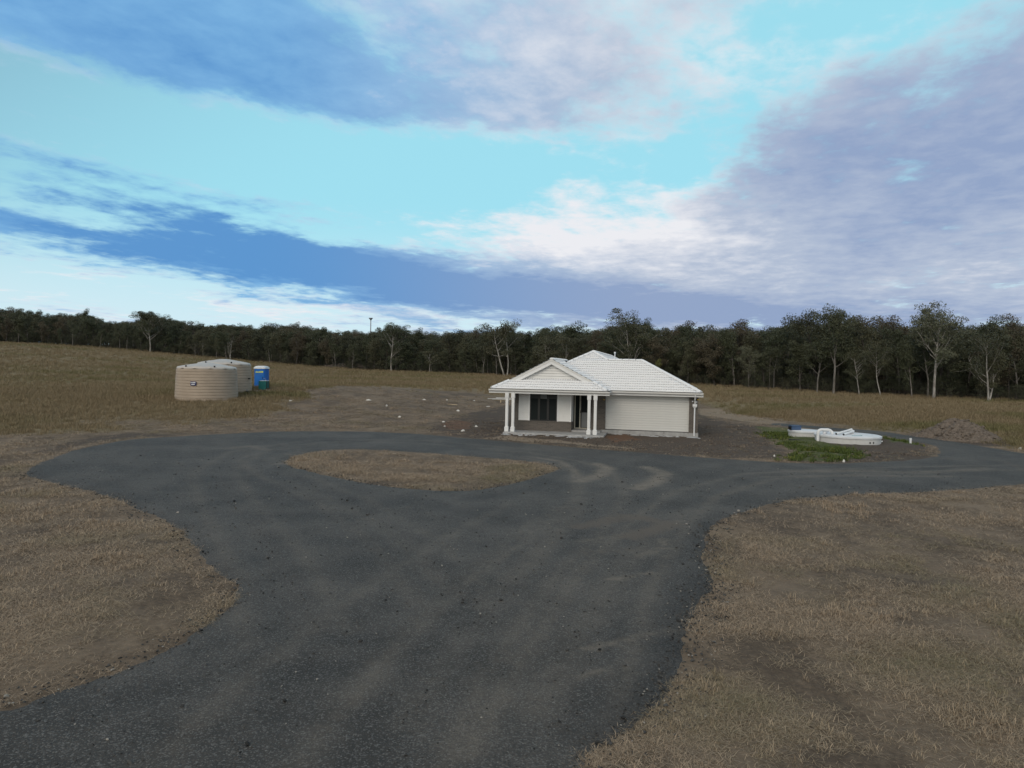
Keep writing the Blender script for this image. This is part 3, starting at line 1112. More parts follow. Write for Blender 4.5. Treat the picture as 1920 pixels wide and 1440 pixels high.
k = off_house(FX, FY, 2.0)
FX, FY = FX[k], FY[k]
n = len(FX)
fd = np.hypot(FX, FY)
tall = [clump(200 + k, 26, 0.26, 0.16, 0.44, 0.014, 0.05, 0.55, M_FIELD, 0.5) for k in range(5)]
idx = RNG.integers(0, 5, n)
pat = fbm(FX / 9, FY / 9, 91, 3)
s_ = RNG.uniform(0.7, 1.25, n) * np.clip((fd / 60) ** 0.45, 0.85, 1.6) * (0.70 + 0.5 * pat) * (0.45 + 0.5 * field_mask(FX, FY))
tone = np.clip((fbm(FX / 16, FY / 6, 15, 4) - 0.50) * 4.0, 0, 1) * RNG.uniform(0.4, 1, n)
instancer('field_grass', tall, np.stack([FX, FY, gz(FX, FY)], 1), np.stack([np.zeros(n), np.zeros(n), RNG.uniform(0, 6.283, n)], 1),
          np.stack([s_ * 1.2, s_ * 1.2, s_], 1), idx, tone, 'tall dry golden grass of the paddock in front of the trees', 'grass')

# green weeds near the septic tank, tufts by the water tanks
WX, WY = scatter_pts(26000, (8, 30), (26, 48), lambda x, y: np.maximum.reduce([sstep(sdf(p, x, y) / 2.0 + 0.4) for p in Z_GREEN]) * (0.12 + 0.88 * (fbm(x * .9, y * .9, 8, 3) > 0.44)) * off_road(x, y, .1), 15)
k = np.hypot(WX - septic_c.x, WY - septic_c.y) > 1.95
WX, WY = WX[k], WY[k]
n = len(WX)
weeds = [clump(300 + k, 16, 0.14, 0.06, 0.22, 0.022, 0.2, 1.2, M_WEED, 0.6) for k in range(4)]
s_ = RNG.uniform(0.6, 1.3, n)
instancer('green_weeds', weeds, np.stack([WX, WY, gz(WX, WY) + 0.02], 1), np.stack([np.zeros(n), np.zeros(n), RNG.uniform(0, 6.283, n)], 1),
          np.stack([s_] * 3, 1), RNG.integers(0, 4, n), (RNG.uniform(0, 1, n) < 0.05) * 0.9, 'low green weeds growing beside the concrete septic tank', 'weeds')


# loose stones on the gravel
def stone(seed, mt):
    r = np.random.default_rng(seed)
    bm = bmesh.new()
    bmesh.ops.create_icosphere(bm, subdivisions=1, radius=1.0)
    for v in bm.verts:
        v.co *= float(r.uniform(0.7, 1.25))
        v.co.z *= 0.6
    me = bpy.data.meshes.new('stone')
    bm.to_mesh(me)
    bm.free()
    if mt:
        me.materials.append(mt)
    return me


def d_stone(x, y):
    d = np.hypot(x, y)
    s = sdf(ROAD_S, x, y)
    i = sdf(ISL_S, x, y)
    e = np.minimum(np.abs(s), np.abs(i))
    on = (s > -0.35) & (i < 0.15)
    edge_ = np.exp(-(e / 0.35) ** 2)
    co = stroke(x, y, [(1330, 985), (1340, 1050), (1345, 1100), (1290, 1160), (1280, 1240), (1240, 1320), (1160, 1390)], 1.0)
    return on * np.clip((10.0 / d) ** 1.5, 0, 1) * (0.10 + 0.55 * edge_ + 0.9 * co) * in_view(x, y)


QX, QY = scatter_pts(150000, (-18, 18), (5, 30), d_stone, 16)
n = len(QX)
s_ = RNG.uniform(0.006, 0.018, n) * np.clip((np.hypot(QX, QY) / 9) ** 0.5, 0.9, 1.6) * np.where(RNG.uniform(0, 1, n) < .06, 1.8, 1.0)
qe = np.minimum(seg_dist(ROAD_S, QX, QY), seg_dist(ISL_S, QX, QY))
qz = np.where(inside(ROAD_S, QX, QY), gz(QX, QY) + 0.012 + 0.028 * sstep(qe / 0.7), gz(QX, QY)) + s_ * 0.2
instancer('loose_gravel', [stone(400 + k, M_STONE) for k in range(4)], np.stack([QX, QY, qz], 1), RNG.uniform(0, 6.283, (n, 3)) * [0.1, 0.1, 1],
          np.stack([s_] * 3, 1), RNG.integers(0, 4, n), (RNG.uniform(0, 1, n) < 0.06) * 0.9, 'loose dark stones along the driveway edges', 'gravel')


# soil clods on the bare ground
def d_clod(x, y):
    so = np.maximum.reduce([sstep(sdf(p, x, y) / 1.2 + 0.3) for p in Z_SOIL])
    return so * off_road(x, y, 0.0) * off_house(x, y, -0.2) * (0.15 + 0.85 * (fbm(x * 1.2, y * 1.2, 33, 3) > 0.5)) * in_view(x, y)


CX, CY = scatter_pts(42000, (-12, 34), (24, 54), d_clod, 17)
k = np.hypot(CX - septic_c.x, CY - septic_c.y) > 1.92
CX, CY = CX[k], CY[k]
n = len(CX)
s_ = RNG.uniform(0.02, 0.055, n) * np.where(RNG.uniform(0, 1, n) < 0.06, 2.0, 1)
instancer('soil_clods', [stone(420 + k, M_CLOD) for k in range(4)], np.stack([CX, CY, gz(CX, CY) + 0.01], 1), RNG.uniform(0, 6.283, (n, 3)),
          np.stack([s_] * 3, 1), RNG.integers(0, 4, n), (RNG.uniform(0, 1, n) < 0.03) * 0.8, 'crumbled dark soil clods around house and septic tank', 'soil')


# ------------------------------------------------------------------ house (local axes: u right along the front, v back, z up)
house = empty('house', (HO.x, HO.y, 0), -TH, 'white single-storey house with tiled hip roof, gabled porch and double garage', 'house')
TP = math.tan(R(27.5))
ZE = 2.64


def zf_(run):
    return ZE + run * TP


def hb_(name, mt, *boxes, parent=None, bevel=0.0):
    m = MB()
    for b in boxes:
        m.box(*b)
    return m.build(name, mt, parent or house, bevel=bevel)


# slabs
hb_('floor_slab', M_CONC, (-5.95, 0.04, -0.03, 6.7, -0.4, 0.13), (-11.45, -2.6, 6.7, 24.9, -0.4, 0.12), (-11.45, -5.95, -1.0, 6.7, -0.4, 0.11))
mp = MB()


def rough_slab(m, u0, u1, v0, v1, z0, z1, seed, amp=0.06):
    r = np.random.default_rng(seed)
    n = 46
    top, bot = [], []
    for i in range(n + 1):
        u = u0 + (u1 - u0) * i / n
        top.append((u, v0 + r.uniform(-amp, amp) * 0.5, z1 - r.uniform(0, 0.02)))
        bot.append((u, v0 - 0.10 + r.uniform(-amp, amp), z0))
    back = [(u0 + (u1 - u0) * i / n, v1, z1) for i in range(n + 1)]
    o = len(m.v)
    m.v += top + bot + back
    k = n + 1
    for i in range(n):
        m.f.append((o + i, o + i + 1, o + k + i + 1, o + k + i))
        m.f.append((o + i, o + i + 1, o + 2 * k + i + 1, o + 2 * k + i))
    for i in (0, n):
        m.v += [(back[i][0], v1, z0)]
        m.f.append((o + i, o + k + i, len(m.v) - 1, o + 2 * k + i))
    return m


rough_slab(mp, -11.75, -5.55, -2.85, 0.45, -0.25, 0.0, 5)
porch_slab = mp.build('porch_slab', M_CONC, house)
ms = MB()
r5 = np.random.default_rng(55)
for i in range(60):                                     # mortar and concrete slop in front of the porch and garage
    u = r5.uniform(-11.9, -5.4) if i < 34 else r5.uniform(-5.4, 0.2)
    v = (-3.15 if i < 34 else -0.30) - abs(r5.normal(0, 0.28))
    nn, rr = 8, r5.uniform(0.07, 0.34)
    ring = [(u + rr * 1.6 * r5.uniform(.6, 1.1) * math.cos(a), v + rr * .75 * r5.uniform(.6, 1.1) * math.sin(a), -0.125) for a in np.linspace(0, 2 * math.pi, nn, endpoint=False)]
    o = len(ms.v)
    ms.v += ring + [(u, v, -0.125 + r5.uniform(0.035, 0.11))]
    ms.f += [(o + a, o + (a + 1) % nn, o + nn) for a in range(nn)]
slop = tag(ms.build('mortar_splashes', M_MORTAR, None, smooth=True), 'pale mortar and concrete slop spilled along the house front', 'mortar', kind='stuff')
slop.matrix_world = house.matrix_world if False else Matrix.Translation((HO.x, HO.y, 0)) @ Matrix.Rotation(-TH, 4, 'Z')

# walls
WT = 2.46
wall = hb_('brick_wall', M_BRICK,
           (-0.54, 0.0, 0.0, 0.24, -0.02, WT), (-0.24, 0.0, 0.24, 6.5, -0.02, WT), (-2.65, -0.24, 6.26, 6.5, 0, WT),
           (-6.62, -5.72, 0.0, 0.24, 0.0, WT), (-6.62, -6.38, 0.24, 0.55, 0.0, WT),
           (-2.89, -2.65, 6.5, 24.8, 0, WT), (-11.4, -2.65, 24.56, 24.8, 0, WT), (-11.4, -11.16, -1.06, 24.56, 0, WT),
           (-11.16, -7.99, -1.10, -0.86, -0.01, 0.56), (-7.99, -7.75, -1.10, 0.60, -0.01, 0.56), (-7.99, -7.75, -0.10, 0.60, 0.56, WT),
           (-7.75, -6.62, 0.38, 0.62, -0.01, 0.12))
hb_('brick_sill', M_BRICK, (-11.30, -7.72, -1.13, -0.90, 0.56, 0.625))
lint = hb_('garage_lintel', M_CLAD, (-5.72, -0.54, 0.10, 0.22, 2.30, WT))
# cladding: each weatherboard is a piece
clad = hb_('cladding', M_CLAD, (-11.25, -7.80, -1.02, -0.94, 0.625, WT), (-7.83, -7.80, -0.94, -0.12, 0.60, WT))
WL, WR, WB, WTOP = -10.42, -8.67, 0.63, 2.36


def board(u0, u1, z0, parent, v=-1.02, h=0.148, name='weatherboard', mt=None):
    m = MB()
    m.add([(u0, v - 0.036, z0), (u1, v - 0.036, z0), (u1, v - 0.006, z0 + h), (u0, v - 0.006, z0 + h), (u0, v, z0), (u1, v, z0), (u1, v, z0 + h), (u0, v, z0 + h)],
          [(0, 1, 2, 3), (0, 4, 5, 1), (3, 2, 6, 7), (0, 3, 7, 4), (1, 5, 6, 2)])
    return m.build(name, mt or M_CLAD, parent)


nb_ = 11
for i in range(nb_):
    z0 = 0.65 + i * 0.164
    board(-11.28, WL - 0.10, z0, clad)
    board(WR + 0.10, -7.86, z0, clad)
for i in range(nb_):                                    # boards on the return facing the entry
    z0 = 0.65 + i * 0.164
    m = MB()
    m.add([(-7.774, -0.96, z0), (-7.774, -0.16, z0), (-7.794, -0.16, z0 + .148), (-7.794, -0.96, z0 + .148)], [(0, 1, 2, 3)])
    m.add([(-7.774, -0.96, z0), (-7.774, -0.16, z0), (-7.80, -0.16, z0), (-7.80, -0.96, z0)], [(0, 1, 2, 3)])
    m.build('weatherboard', M_CLAD, clad)
hb_('corner_trim', M_WHITE, (-7.86, -7.765, -1.06, -0.95, 0.626, WT), (-7.80, -7.768, -0.165, -0.10, 0.60, WT), parent=clad)
hb_('window_trim', M_WHITE, (WL - 0.10, WL, -1.065, -1.02, 0.626, WT), parent=clad)
hb_('window_trim', M_WHITE, (WR, WR + 0.10, -1.065, -1.02, 0.626, WT), parent=clad)
# window
win = hb_('window', M_FRAME, (WL, WR, -1.055, -1.035, WB, WTOP))
W3 = (WR - WL) / 3
for i in range(3):
    a, b = WL + i * W3, WL + (i + 1) * W3
    p = hb_('pane', M_GLASS, (a + 0.07, b - 0.07, -1.0625, -1.0555, WB + 0.07, WTOP - 0.05), parent=win)
    bl = hb_('roller_blind', simple('blind_%d' % i, (0.035, 0.038, 0.040) if i != 1 else (0.14, 0.15, 0.155), 0.8), (a + 0.085, b - 0.085, -1.066, -1.063, 2.04, WTOP - 0.06), parent=win)
hb_('frame', M_FRAME, *[(WL + i * W3 - 0.045, WL + i * W3 + 0.045, -1.078, -1.056, WB, WTOP) for i in (1, 2)],
    (WL, WL + 0.05, -1.074, -1.056, WB, WTOP), (WR - 0.05, WR, -1.074, -1.056, WB, WTOP),
    (WL + .05, WR - .05, -1.072, -1.056, WB, WB + 0.055), (WL + .05, WR - .05, -1.072, -1.056, WTOP - 0.05, WTOP), parent=win)
# entry door with side light
door = hb_('front_door', M_DOOR, (-7.33, -6.64, 0.42, 0.46, 0.17, 2.26))
hb_('door_panel', M_DOOR, (-7.20, -6.74, 0.405, 0.42, 0.28, 0.72), (-7.20, -6.74, 0.405, 0.42, 0.82, 1.12), parent=door)
hb_('screen', M_GLASS, (-7.30, -6.66, 0.385, 0.395, 1.20, 2.22), parent=door)
hb_('screen_bar', M_FRAME, (-7.34, -6.64, 0.38, 0.40, 1.16, 1.20), (-7.34, -7.29, 0.38, 0.40, 0.17, 1.16), (-7.34, -7.29, 0.38, 0.40, 1.20, 2.24), (-7.29, -6.64, 0.38, 0.40, 0.17, 0.21), parent=door)
hb_('handle', M_BLACK, (-7.37, -7.28, 0.34, 0.37, 1.12, 1.30), parent=door)
sl = hb_('side_light', M_GLASS, (-7.69, -7.40, 0.44, 0.45, 0.17, 2.26))
hb_('door_frame', M_DFRAME, (-7.75, -7.69, 0.37, 0.45, 0.12, 2.3), (-7.42, -7.36, 0.37, 0.45, 0.17, 2.3), (-7.69, -6.62, 0.37, 0.45, 0.12, 0.17), (-7.69, -7.42, 0.37, 0.45, 2.26, 2.3), (-7.36, -6.62, 0.37, 0.45, 2.26, 2.3))
hb_('wall_backing', M_CLAD, (-7.75, -6.62, 0.47, 0.55, 0.12, WT))
# garage door: each slat a piece
gd = hb_('garage_door', M_GDOOR, (-5.74, -0.52, 0.17, 0.20, 0.16, 2.45))
hb_('rubber_seal', M_BLACK, (-5.72, -0.54, 0.13, 0.17, 0.132, 0.165), parent=gd)
nsl = 15
sh = (2.45 - 0.167) / nsl
slm = MB()
slm.add([(-2.59, -0.024, 0.007), (2.59, -0.024, 0.007), (2.59, -0.030, sh * 0.45), (-2.59, -0.030, sh * 0.45), (2.59, -0.023, sh - 0.002), (-2.59, -0.023, sh - 0.002),
         (-2.59, 0, 0), (2.59, 0, 0), (2.59, 0, sh), (-2.59, 0, sh)],
        [(0, 1, 2, 3), (3, 2, 4, 5), (0, 6, 7, 1), (5, 4, 8, 9)])
slme = slm.mesh('slat', M_GDOOR)
for i in range(nsl):
    o = link('slat', slme, gd)
    o.location = (-3.13, 0.168, 0.167 + i * sh)

# posts: pairs of moulded porch posts
for (u0, u1) in ((-11.62, -11.23), (-6.50, -6.12)):
    for u in (u0, u1):
        m = MB()
        m.box(u - 0.085, u + 0.085, -2.445, -2.275, 0.30, 2.10)
        m.mesh
        po = m.build('post', M_WHITE, house, bevel=0.008)
        hb_('plinth', M_WHITE, (u - 0.125, u + 0.125, -2.485, -2.235, -0.005, 0.26), parent=po, bevel=0.01)
        mm = MB()
        mm.add([(u - .125, -2.485, .26), (u + .125, -2.485, .26), (u + .125, -2.235, .26), (u - .125, -2.235, .26), (u - .085, -2.445, .32), (u + .085, -2.445, .32), (u + .085, -2.275, .32), (u - .085, -2.275, .32)],
               [(0, 1, 5, 4), (1, 2, 6, 5), (2, 3, 7, 6), (3, 0, 4, 7)])
        mm.build('plinth_moulding', M_WHITE, po)
        hb_('capital', M_WHITE, (u - 0.115, u + 0.115, -2.475, -2.245, 2.10, 2.42), parent=po, bevel=0.008)
hb_('porch_beam', M_WHITE, (-11.80, -5.95, -2.43, -2.29, 2.40, 2.52), (-11.80, -11.66, -2.29, -1.0, 2.40, 2.52), (-6.09, -5.95, -2.29, 0.0, 2.40, 2.52))
hb_('soffit', M_CLAD, (-12.6, -5.45, -2.42, -0.40, 2.455, 2.48), (-5.45, 0.12, -0.42, 7.0, 2.458, 2.482), (-11.9, -5.45, -0.40, 25.3, 2.459, 2.483), (-5.45, -2.16, 7.0, 25.3, 2.456, 2.480), (-12.6, -11.9, -0.40, 8.6, 2.457, 2.481))

# roof sheets under the tiles
roof = MB()


def rz_(u, v, pl_):
    return {'F': ZE + (v + 0.45) * TP, 'S': ZE + (v + 2.45) * TP, 'PR': ZE + (-5.40 - u) * TP, 'PL': ZE + (u + 12.64) * TP,
            'GR': ZE + (0.15 - u) * TP, 'GB': ZE + (7.05 - v) * TP, 'MR': ZE + (-2.13 - u) * TP, 'ML': ZE + (u + 11.93) * TP, 'MB': ZE + (25.35 - v) * TP,
            'PB': ZE + (8.62 - v) * TP}[pl_]


PLANES = {
    'F': ([[(-5.40, -.45), (.15, -.45), (-3.6, 3.3), (-8.18, 3.3), (-8.665, 2.815)], [(-8.18, 3.3), (-5.88, 3.3), (-7.03, 4.45)]], (1, 0), (0, 1)),
    'S': ([[(-12.64, -2.45), (-5.40, -2.45), (-6.60, -1.25), (-11.44, -1.25)]], (1, 0), (0, 1)),
    'PR': ([[(-5.40, -2.45), (-5.40, -1.5), (-6.35, -1.5)], [(-5.40, -1.5), (-5.40, -.45), (-9.02, 3.17), (-9.02, -1.5)]], (0, 1), (-1, 0)),
    'PL': ([[(-12.64, -2.45), (-11.69, -1.5), (-12.64, -1.5)], [(-12.64, -1.5), (-9.02, -1.5), (-9.02, 5.0), (-12.64, 8.62)]], (0, -1), (1, 0)),
    'GR': ([[(.15, -.45), (.15, 7.05), (-3.6, 3.3)]], (0, 1), (-1, 0)),
    'MR': ([[(-2.13, 7.05), (-2.13, 25.35), (-7.03, 20.45), (-7.03, 4.45), (-5.88, 3.30)]], (0, 1), (-1, 0)),
    'GB': ([[(.15, 7.05), (-2.13, 7.05), (-5.88, 3.3), (-3.6, 3.3)]], (-1, 0), (0, -1)),
    'ML': ([[(-11.93, -.45), (-7.03, 4.45), (-7.03, 20.45), (-11.93, 25.35)]], (0, -1), (1, 0)),
    'MB': ([[(-7.03, 20.45), (-2.13, 25.35), (-11.93, 25.35)]], (-1, 0), (0, -1)),
    'PB': ([[(-9.02, 5.0), (-8.67, 5.35), (-8.67, 8.62), (-12.64, 8.62)]], (-1, 0), (0, -1)),
}
for key, (polys, _, _) in PLANES.items():
    for p in polys:
        roof.poly([(u, v, rz_(u, v, key)) for u, v in p])
roof.poly([(-9.02, 2.8, rz_(-9.02, 0, 'PR')), (-8.66, 2.8, rz_(-8.66, 0, 'PR')), (-8.66, 5.4, rz_(-8.66, 0, 'PR')), (-9.02, 5.0, rz_(-9.02, 0, 'PR'))])
rbm = bpy.data.meshes.new('roof')
rbm.from_pydata(roof.v, [], roof.f)
rbm.materials.append(M_DARKGAP)
roof_o = link('roof', rbm, house)

TW, TL = 0.300, 0.322          # tile cover


def prof(s):
    return 0.026 * (0.5 - 0.5 * math.cos(2 * math.pi * (s / 0.15))) ** 1.5


SAMP = [TW * i / 8 for i in range(9)]


def tile_mesh():
    V = [(s, 0.0, prof(s) + 0.064) for s in SAMP] + [(s, TL + 0.03, prof(s) + 0.010) for s in SAMP] + [(s, 0.004, 0.040) for s in SAMP]
    Fc = [(i, i + 1, i + 10, i + 9) for i in range(8)] + [(i, i + 18, i + 19, i + 1) for i in range(8)]
    return np_mesh('roof_tile', V, Fc, M_TILE)


TILE = tile_mesh()


def clip_poly(pg, poly):
    out = list(pg)
    n = len(poly)
    area = sum(poly[i][0] * poly[(i + 1) % n][1] - poly[(i + 1) % n][0] * poly[i][1] for i in range(n))
    sg = 1 if area > 0 else -1
    for i in range(n):
        ax, ay = poly[i]
        bx, by = poly[(i + 1) % n]

        def sd(p):
            return sg * ((bx - ax) * (p[1] - ay) - (by - ay) * (p[0] - ax))
        res = []
        for j in range(len(out)):
            p, q = out[j], out[(j + 1) % len(out)]
            a, b = sd(p), sd(q)
            if a >= 0:
                res.append(p)
            if (a >= 0) != (b >= 0):
                t = a / (a - b)
                res.append((p[0] + (q[0] - p[0]) * t, p[1] + (q[1] - p[1]) * t))
        out = res
        if len(out) < 3:
            return []
    return out


def in_convex(p, poly, m=0.0):
    n = len(poly)
    area = sum(poly[i][0] * poly[(i + 1) % n][1] - poly[(i + 1) % n][0] * poly[i][1] for i in range(n))
    sg = 1 if area > 0 else -1
    for i in range(n):
        ax, ay = poly[i]
        bx, by = poly[(i + 1) % n]
        L = math.hypot(bx - ax, by - ay)
        if sg * ((bx - ax) * (p[1] - ay) - (by - ay) * (p[0] - ax)) / L < -m:
            return False
    return True


CT = math.cos(R(27.5))
ST = math.sin(R(27.5))
cut = MB()
whole_n = 0
rt = random.Random(4)
for key in ('F', 'S', 'PR', 'PL', 'GR', 'MR', 'ML', 'GB'):
    polys, du, dv = PLANES[key]
    ref = polys[0][0]
    z0 = rz_(ref[0], ref[1], key)
    D1 = Vector((du[0], du[1], 0))
    D2 = Vector((dv[0] * CT, dv[1] * CT, ST))
    N3 = D1.cross(D2).normalized()
    if N3.z < 0:
        N3 = -N3
    O3 = Vector((ref[0], ref[1], z0))

    def to2(p):
        du_, dv_ = p[0] - ref[0], p[1] - ref[1]
        return (du_ * du[0] + dv_ * du[1], (du_ * dv[0] + dv_ * dv[1]) / CT)
    pp = [[to2(q) for q in p] for p in polys]
    if key == 'ML':                                     # only the strip seen from beside the porch
        pass
    s0 = min(q[0] for p in pp for q in p)
    s1 = max(q[0] for p in pp for q in p)
    t1 = max(q[1] for p in pp for q in p)
    rows = int(t1 / TL) + 1
    for r_i in range(rows):
        t = r_i * TL - 0.03
        c0 = math.floor(s0 / TW) - 1
        for c_i in range(c0, int((s1) / TW) + 1):
            s = c_i * TW
            cs = [(s, max(t, 0.0)), (s + TW, max(t, 0)), (s + TW, t + TL), (s, t + TL)]
            whole = any(all(in_convex(q, p, 0.02) for q in cs) for p in pp)
            if whole and key in ('F', 'S') and whole_n < 300:
                o = link('roof_tile', TILE, roof_o)
                b_ = O3 + D1 * s + D2 * t + N3 * rt.uniform(-0.002, 0.003)
                mx = Matrix.Identity(4)
                for a in range(3):
                    mx[a][0], mx[a][1], mx[a][2], mx[a][3] = D1[a], D2[a], N3[a], b_[a]
                o.matrix_local = mx
                whole_n += 1
                continue
            for i in range(8):
                q4 = [(s + SAMP[i], t), (s + SAMP[i + 1], t), (s + SAMP[i + 1], t + TL + 0.02), (s + SAMP[i], t + TL + 0.02)]
                for p in pp:
                    lo = [(a, b - (0.05 if b < 0.001 else 0)) for a, b in p]
                    g_ = q4 if whole else clip_poly(q4, lo)
                    if len(g_) < 3:
                        continue
                    fr = lambda b: 0.064 - 0.054 * (b - t) / (TL + 0.03)
                    cut.add([tuple(O3 + D1 * a + D2 * b + N3 * (prof(a - s) + fr(b))) for a, b in g_], [tuple(range(len(g_)))])
                    fe = [g for g in g_ if abs(g[1] - t) < 1e-6]
                    if len(fe) == 2:
                        a, b = fe
                        cut.add([tuple(O3 + D1 * a[0] + D2 * a[1] + N3 * (prof(a[0] - s) + 0.064)), tuple(O3 + D1 * b[0] + D2 * b[1] + N3 * (prof(b[0] - s) + 0.064)),
                                 tuple(O3 + D1 * b[0] + D2 * b[1] + N3 * 0.040), tuple(O3 + D1 * a[0] + D2 * a[1] + N3 * 0.040)], [(0, 1, 2, 3)])
                    if whole:
                        break
cm_ = bpy.data.meshes.new('cut_tiles')
cm_.from_pydata(cut.v, [], cut.f)
cm_.materials.append(M_TILE)
tag(link('cut_tiles', cm_, roof_o), kind='stuff')

# ridge and hip caps
capm = MB()
CL = 0.42
for i, x in enumerate((0.0, CL)):
    k = 1.0 - 0.10 * i
    for a in range(9):
        an = math.pi * a / 8
        capm.v.append((x, -0.135 * math.cos(an) * k, 0.105 * math.sin(an) * k - 0.015))
capm.f += [(a, a + 1, a + 10, a + 9) for a in range(8)] + [tuple(range(9))]
CAP = capm.mesh('ridge_cap', M_TILE, True)
CAP.set_sharp_from_angle(angle=R(50))


def caps(a, b):
    a, b = Vector(a), Vector(b)
    n = max(1, int((b - a).length / 0.40))
    dx = (b - a).normalized()
    dy = Vector((0, 0, 1)).cross(dx).normalized()
    dz = dx.cross(dy)
    for i in range(n):
        o = link('ridge_cap', CAP, roof_o)
        p = a + (b - a) * (i / n) + Vector((0, 0, 0.045))
        mx = Matrix.Identity(4)
        for q in range(3):
            mx[q][0], mx[q][1], mx[q][2], mx[q][3] = dx[q], dy[q], dz[q], p[q]
        o.matrix_local = mx


def P3(u, v, key):
    return (u, v, rz_(u, v, key))


caps(P3(.12, -.42, 'F'), P3(-3.6, 3.3, 'F'))
caps(P3(-3.6, 3.3, 'F'), P3(-5.88, 3.3, 'F'))
caps(P3(-5.88, 3.3, 'F'), P3(-7.03, 4.45, 'F'))
caps(P3(-8.6, 2.88, 'F'), P3(-7.03, 4.45, 'F'))
caps(P3(-7.03, 4.45, 'F'), (-7.03, 20.45, zf_(4.9)))
caps((-2.1, 25.38, ZE), (-7.03, 20.45, zf_(4.9)))
caps((-11.96, 25.38, ZE), (-7.03, 20.45, zf_(4.9)))
caps(P3(.12, 7.02, 'GB'), P3(-3.6, 3.3, 'GB'))
caps(P3(-5.42, -2.42, 'S'), P3(-6.35, -1.5, 'S'))
caps(P3(-12.62, -2.42, 'S'), P3(-11.69, -1.5, 'S'))
caps((-9.02, -1.48, rz_(-9.02, 0, 'PL')), (-9.02, 5.0, rz_(-9.02, 0, 'PL')))
caps((-12.62, 8.6, ZE), (-9.02, 5.0, rz_(-9.02, 0, 'PL')))

# Dutch gable over the porch
gz0 = rz_(0, -1.25, 'S')
ga = rz_(-9.02, 0, 'PL') - 0.02
gable = MB()
gable.poly([(-11.5, -1.22, gz0 - 0.05), (-6.54, -1.22, gz0 - 0.05), (-9.02, -1.22, ga - 0.02)])
gable_o = gable.build('gable_wall', M_DARKGAP, house)
gb0 = gz0 + 0.06
for i in range(7):
    z0 = gb0 + i * 0.165
    z1 = min(z0 + 0.150, ga - 0.16)
    if z1 <= z0 + 0.02:
        break
    half0 = (ga - 0.12 - z0) / TP
    half1 = (ga - 0.12 - z1) / TP
    m = MB()
    v = -1.24
    m.add([(-9.02 - half0, v - .03, z0), (-9.02 + half0, v - .03, z0), (-9.02 + half1, v - .008, z1), (-9.02 - half1, v - .008, z1), (-9.02 - half0, v, z0), (-9.02 + half0, v, z0)],
          [(0, 1, 2, 3), (0, 4, 5, 1)])
    m.build('weatherboard', M_CLAD, gable_o)
for sgn in (-1, 1):
    for (d0, d1, vv, nm) in ((0.0, 0.13, -1.52, 'verge_trim'), (0.12, 0.34, -1.50, 'bargeboard')):
        m = MB()
        zt = lambda half: ga + 0.06 - half * TP
        h0 = 2.69
        top = [(-9.02, vv, zt(0) - d0), (-9.02 + sgn * h0, vv, zt(h0) - d0)]
        # lower end is cut level with the tiles
        low = [(-9.02, vv, zt(0) - d1), (-9.02 + sgn * (h0 - max(0, d1 - 0.14) / TP), vv, zt(h0) - min(d1, 0.14))]
        q = [top[0], top[1], low[1], low[0]]
        qb = [(a, b + 0.06, c) for a, b, c in q]
        m.add(q + qb, [(0, 1, 2, 3), (7, 6, 5, 4), (0, 4, 5, 1), (1, 5, 6, 2), (2, 6, 7, 3)])
        m.build(nm, M_WHITE if nm == 'bargeboard' else M_GUT, gable_o)
    m = MB()                                             # eave lining behind the bargeboard
    m.add([(-9.02, -1.46, ga - 0.07), (-9.02 + sgn * 2.6, -1.46, ga - 0.07 - 2.6 * TP), (-9.02 + sgn * 2.6, -1.21, ga - 0.07 - 2.6 * TP), (-9.02, -1.21, ga - 0.07)], [(0, 1, 2, 3)])
    m.build('rake_lining', M_CLAD, gable_o)


# gutters and fascia
def gutter(p0, p1, out):
    """p0,p1 on the eave line, out = outward unit (u,v)"""
    p0, p1, ov = Vector((*p0, 0)), Vector((*p1, 0)), Vector((*out, 0))
    m = MB()
    sec = [(0.0, 2.585), (0.0, 2.50), (0.085, 2.50), (0.13, 2.545), (0.13, 2.63), (0.115, 2.63), (0.115, 2.55), (0.075, 2.515), (0.012, 2.515), (0.012, 2.585)]
    n = len(sec)
    V = []
    for p in (p0, p1):
        V += [tuple(p + ov * a + Vector((0, 0, z))) for a, z in sec]
    m.add(V, [(i, (i + 1) % n, (i + 1) % n + n, i + n) for i in range(n)] + [tuple(range(n)), tuple(range(2 * n - 1, n - 1, -1))])
    m.build('gutter', M_GUT, house)
    m = MB()
    V = []
    for p in (p0, p1):
        V += [tuple(p + ov * a + Vector((0, 0, z))) for a, z in ((-0.028, 2.385), (-0.003, 2.385), (-0.003, 2.60), (-0.028, 2.60))]
    m.add(V, [(0, 1, 5, 4), (1, 2, 6, 5), (2, 3, 7, 6), (3, 0, 4, 7), (0, 1, 2, 3), (4, 5, 6, 7)])
    m.build('fascia', M_WHITE, house)


gutter((-12.64 - .13, -2.45), (-5.40 + .13, -2.45), (0, -1))
gutter((-5.40, -2.448), (-5.40, -0.585), (1, 0))
gutter((-5.396, -0.45), (.15 + .13, -0.45), (0, -1))
gutter((.15, -0.448), (.15, 7.05), (1, 0))
gutter((-12.64, -2.448), (-12.64, 8.6), (-1, 0))
gutter((-2.13, 7.05), (-2.13, 25.35), (1, 0))
gutter((-11.93, 25.35), (-2.13, 25.35), (0, 1))
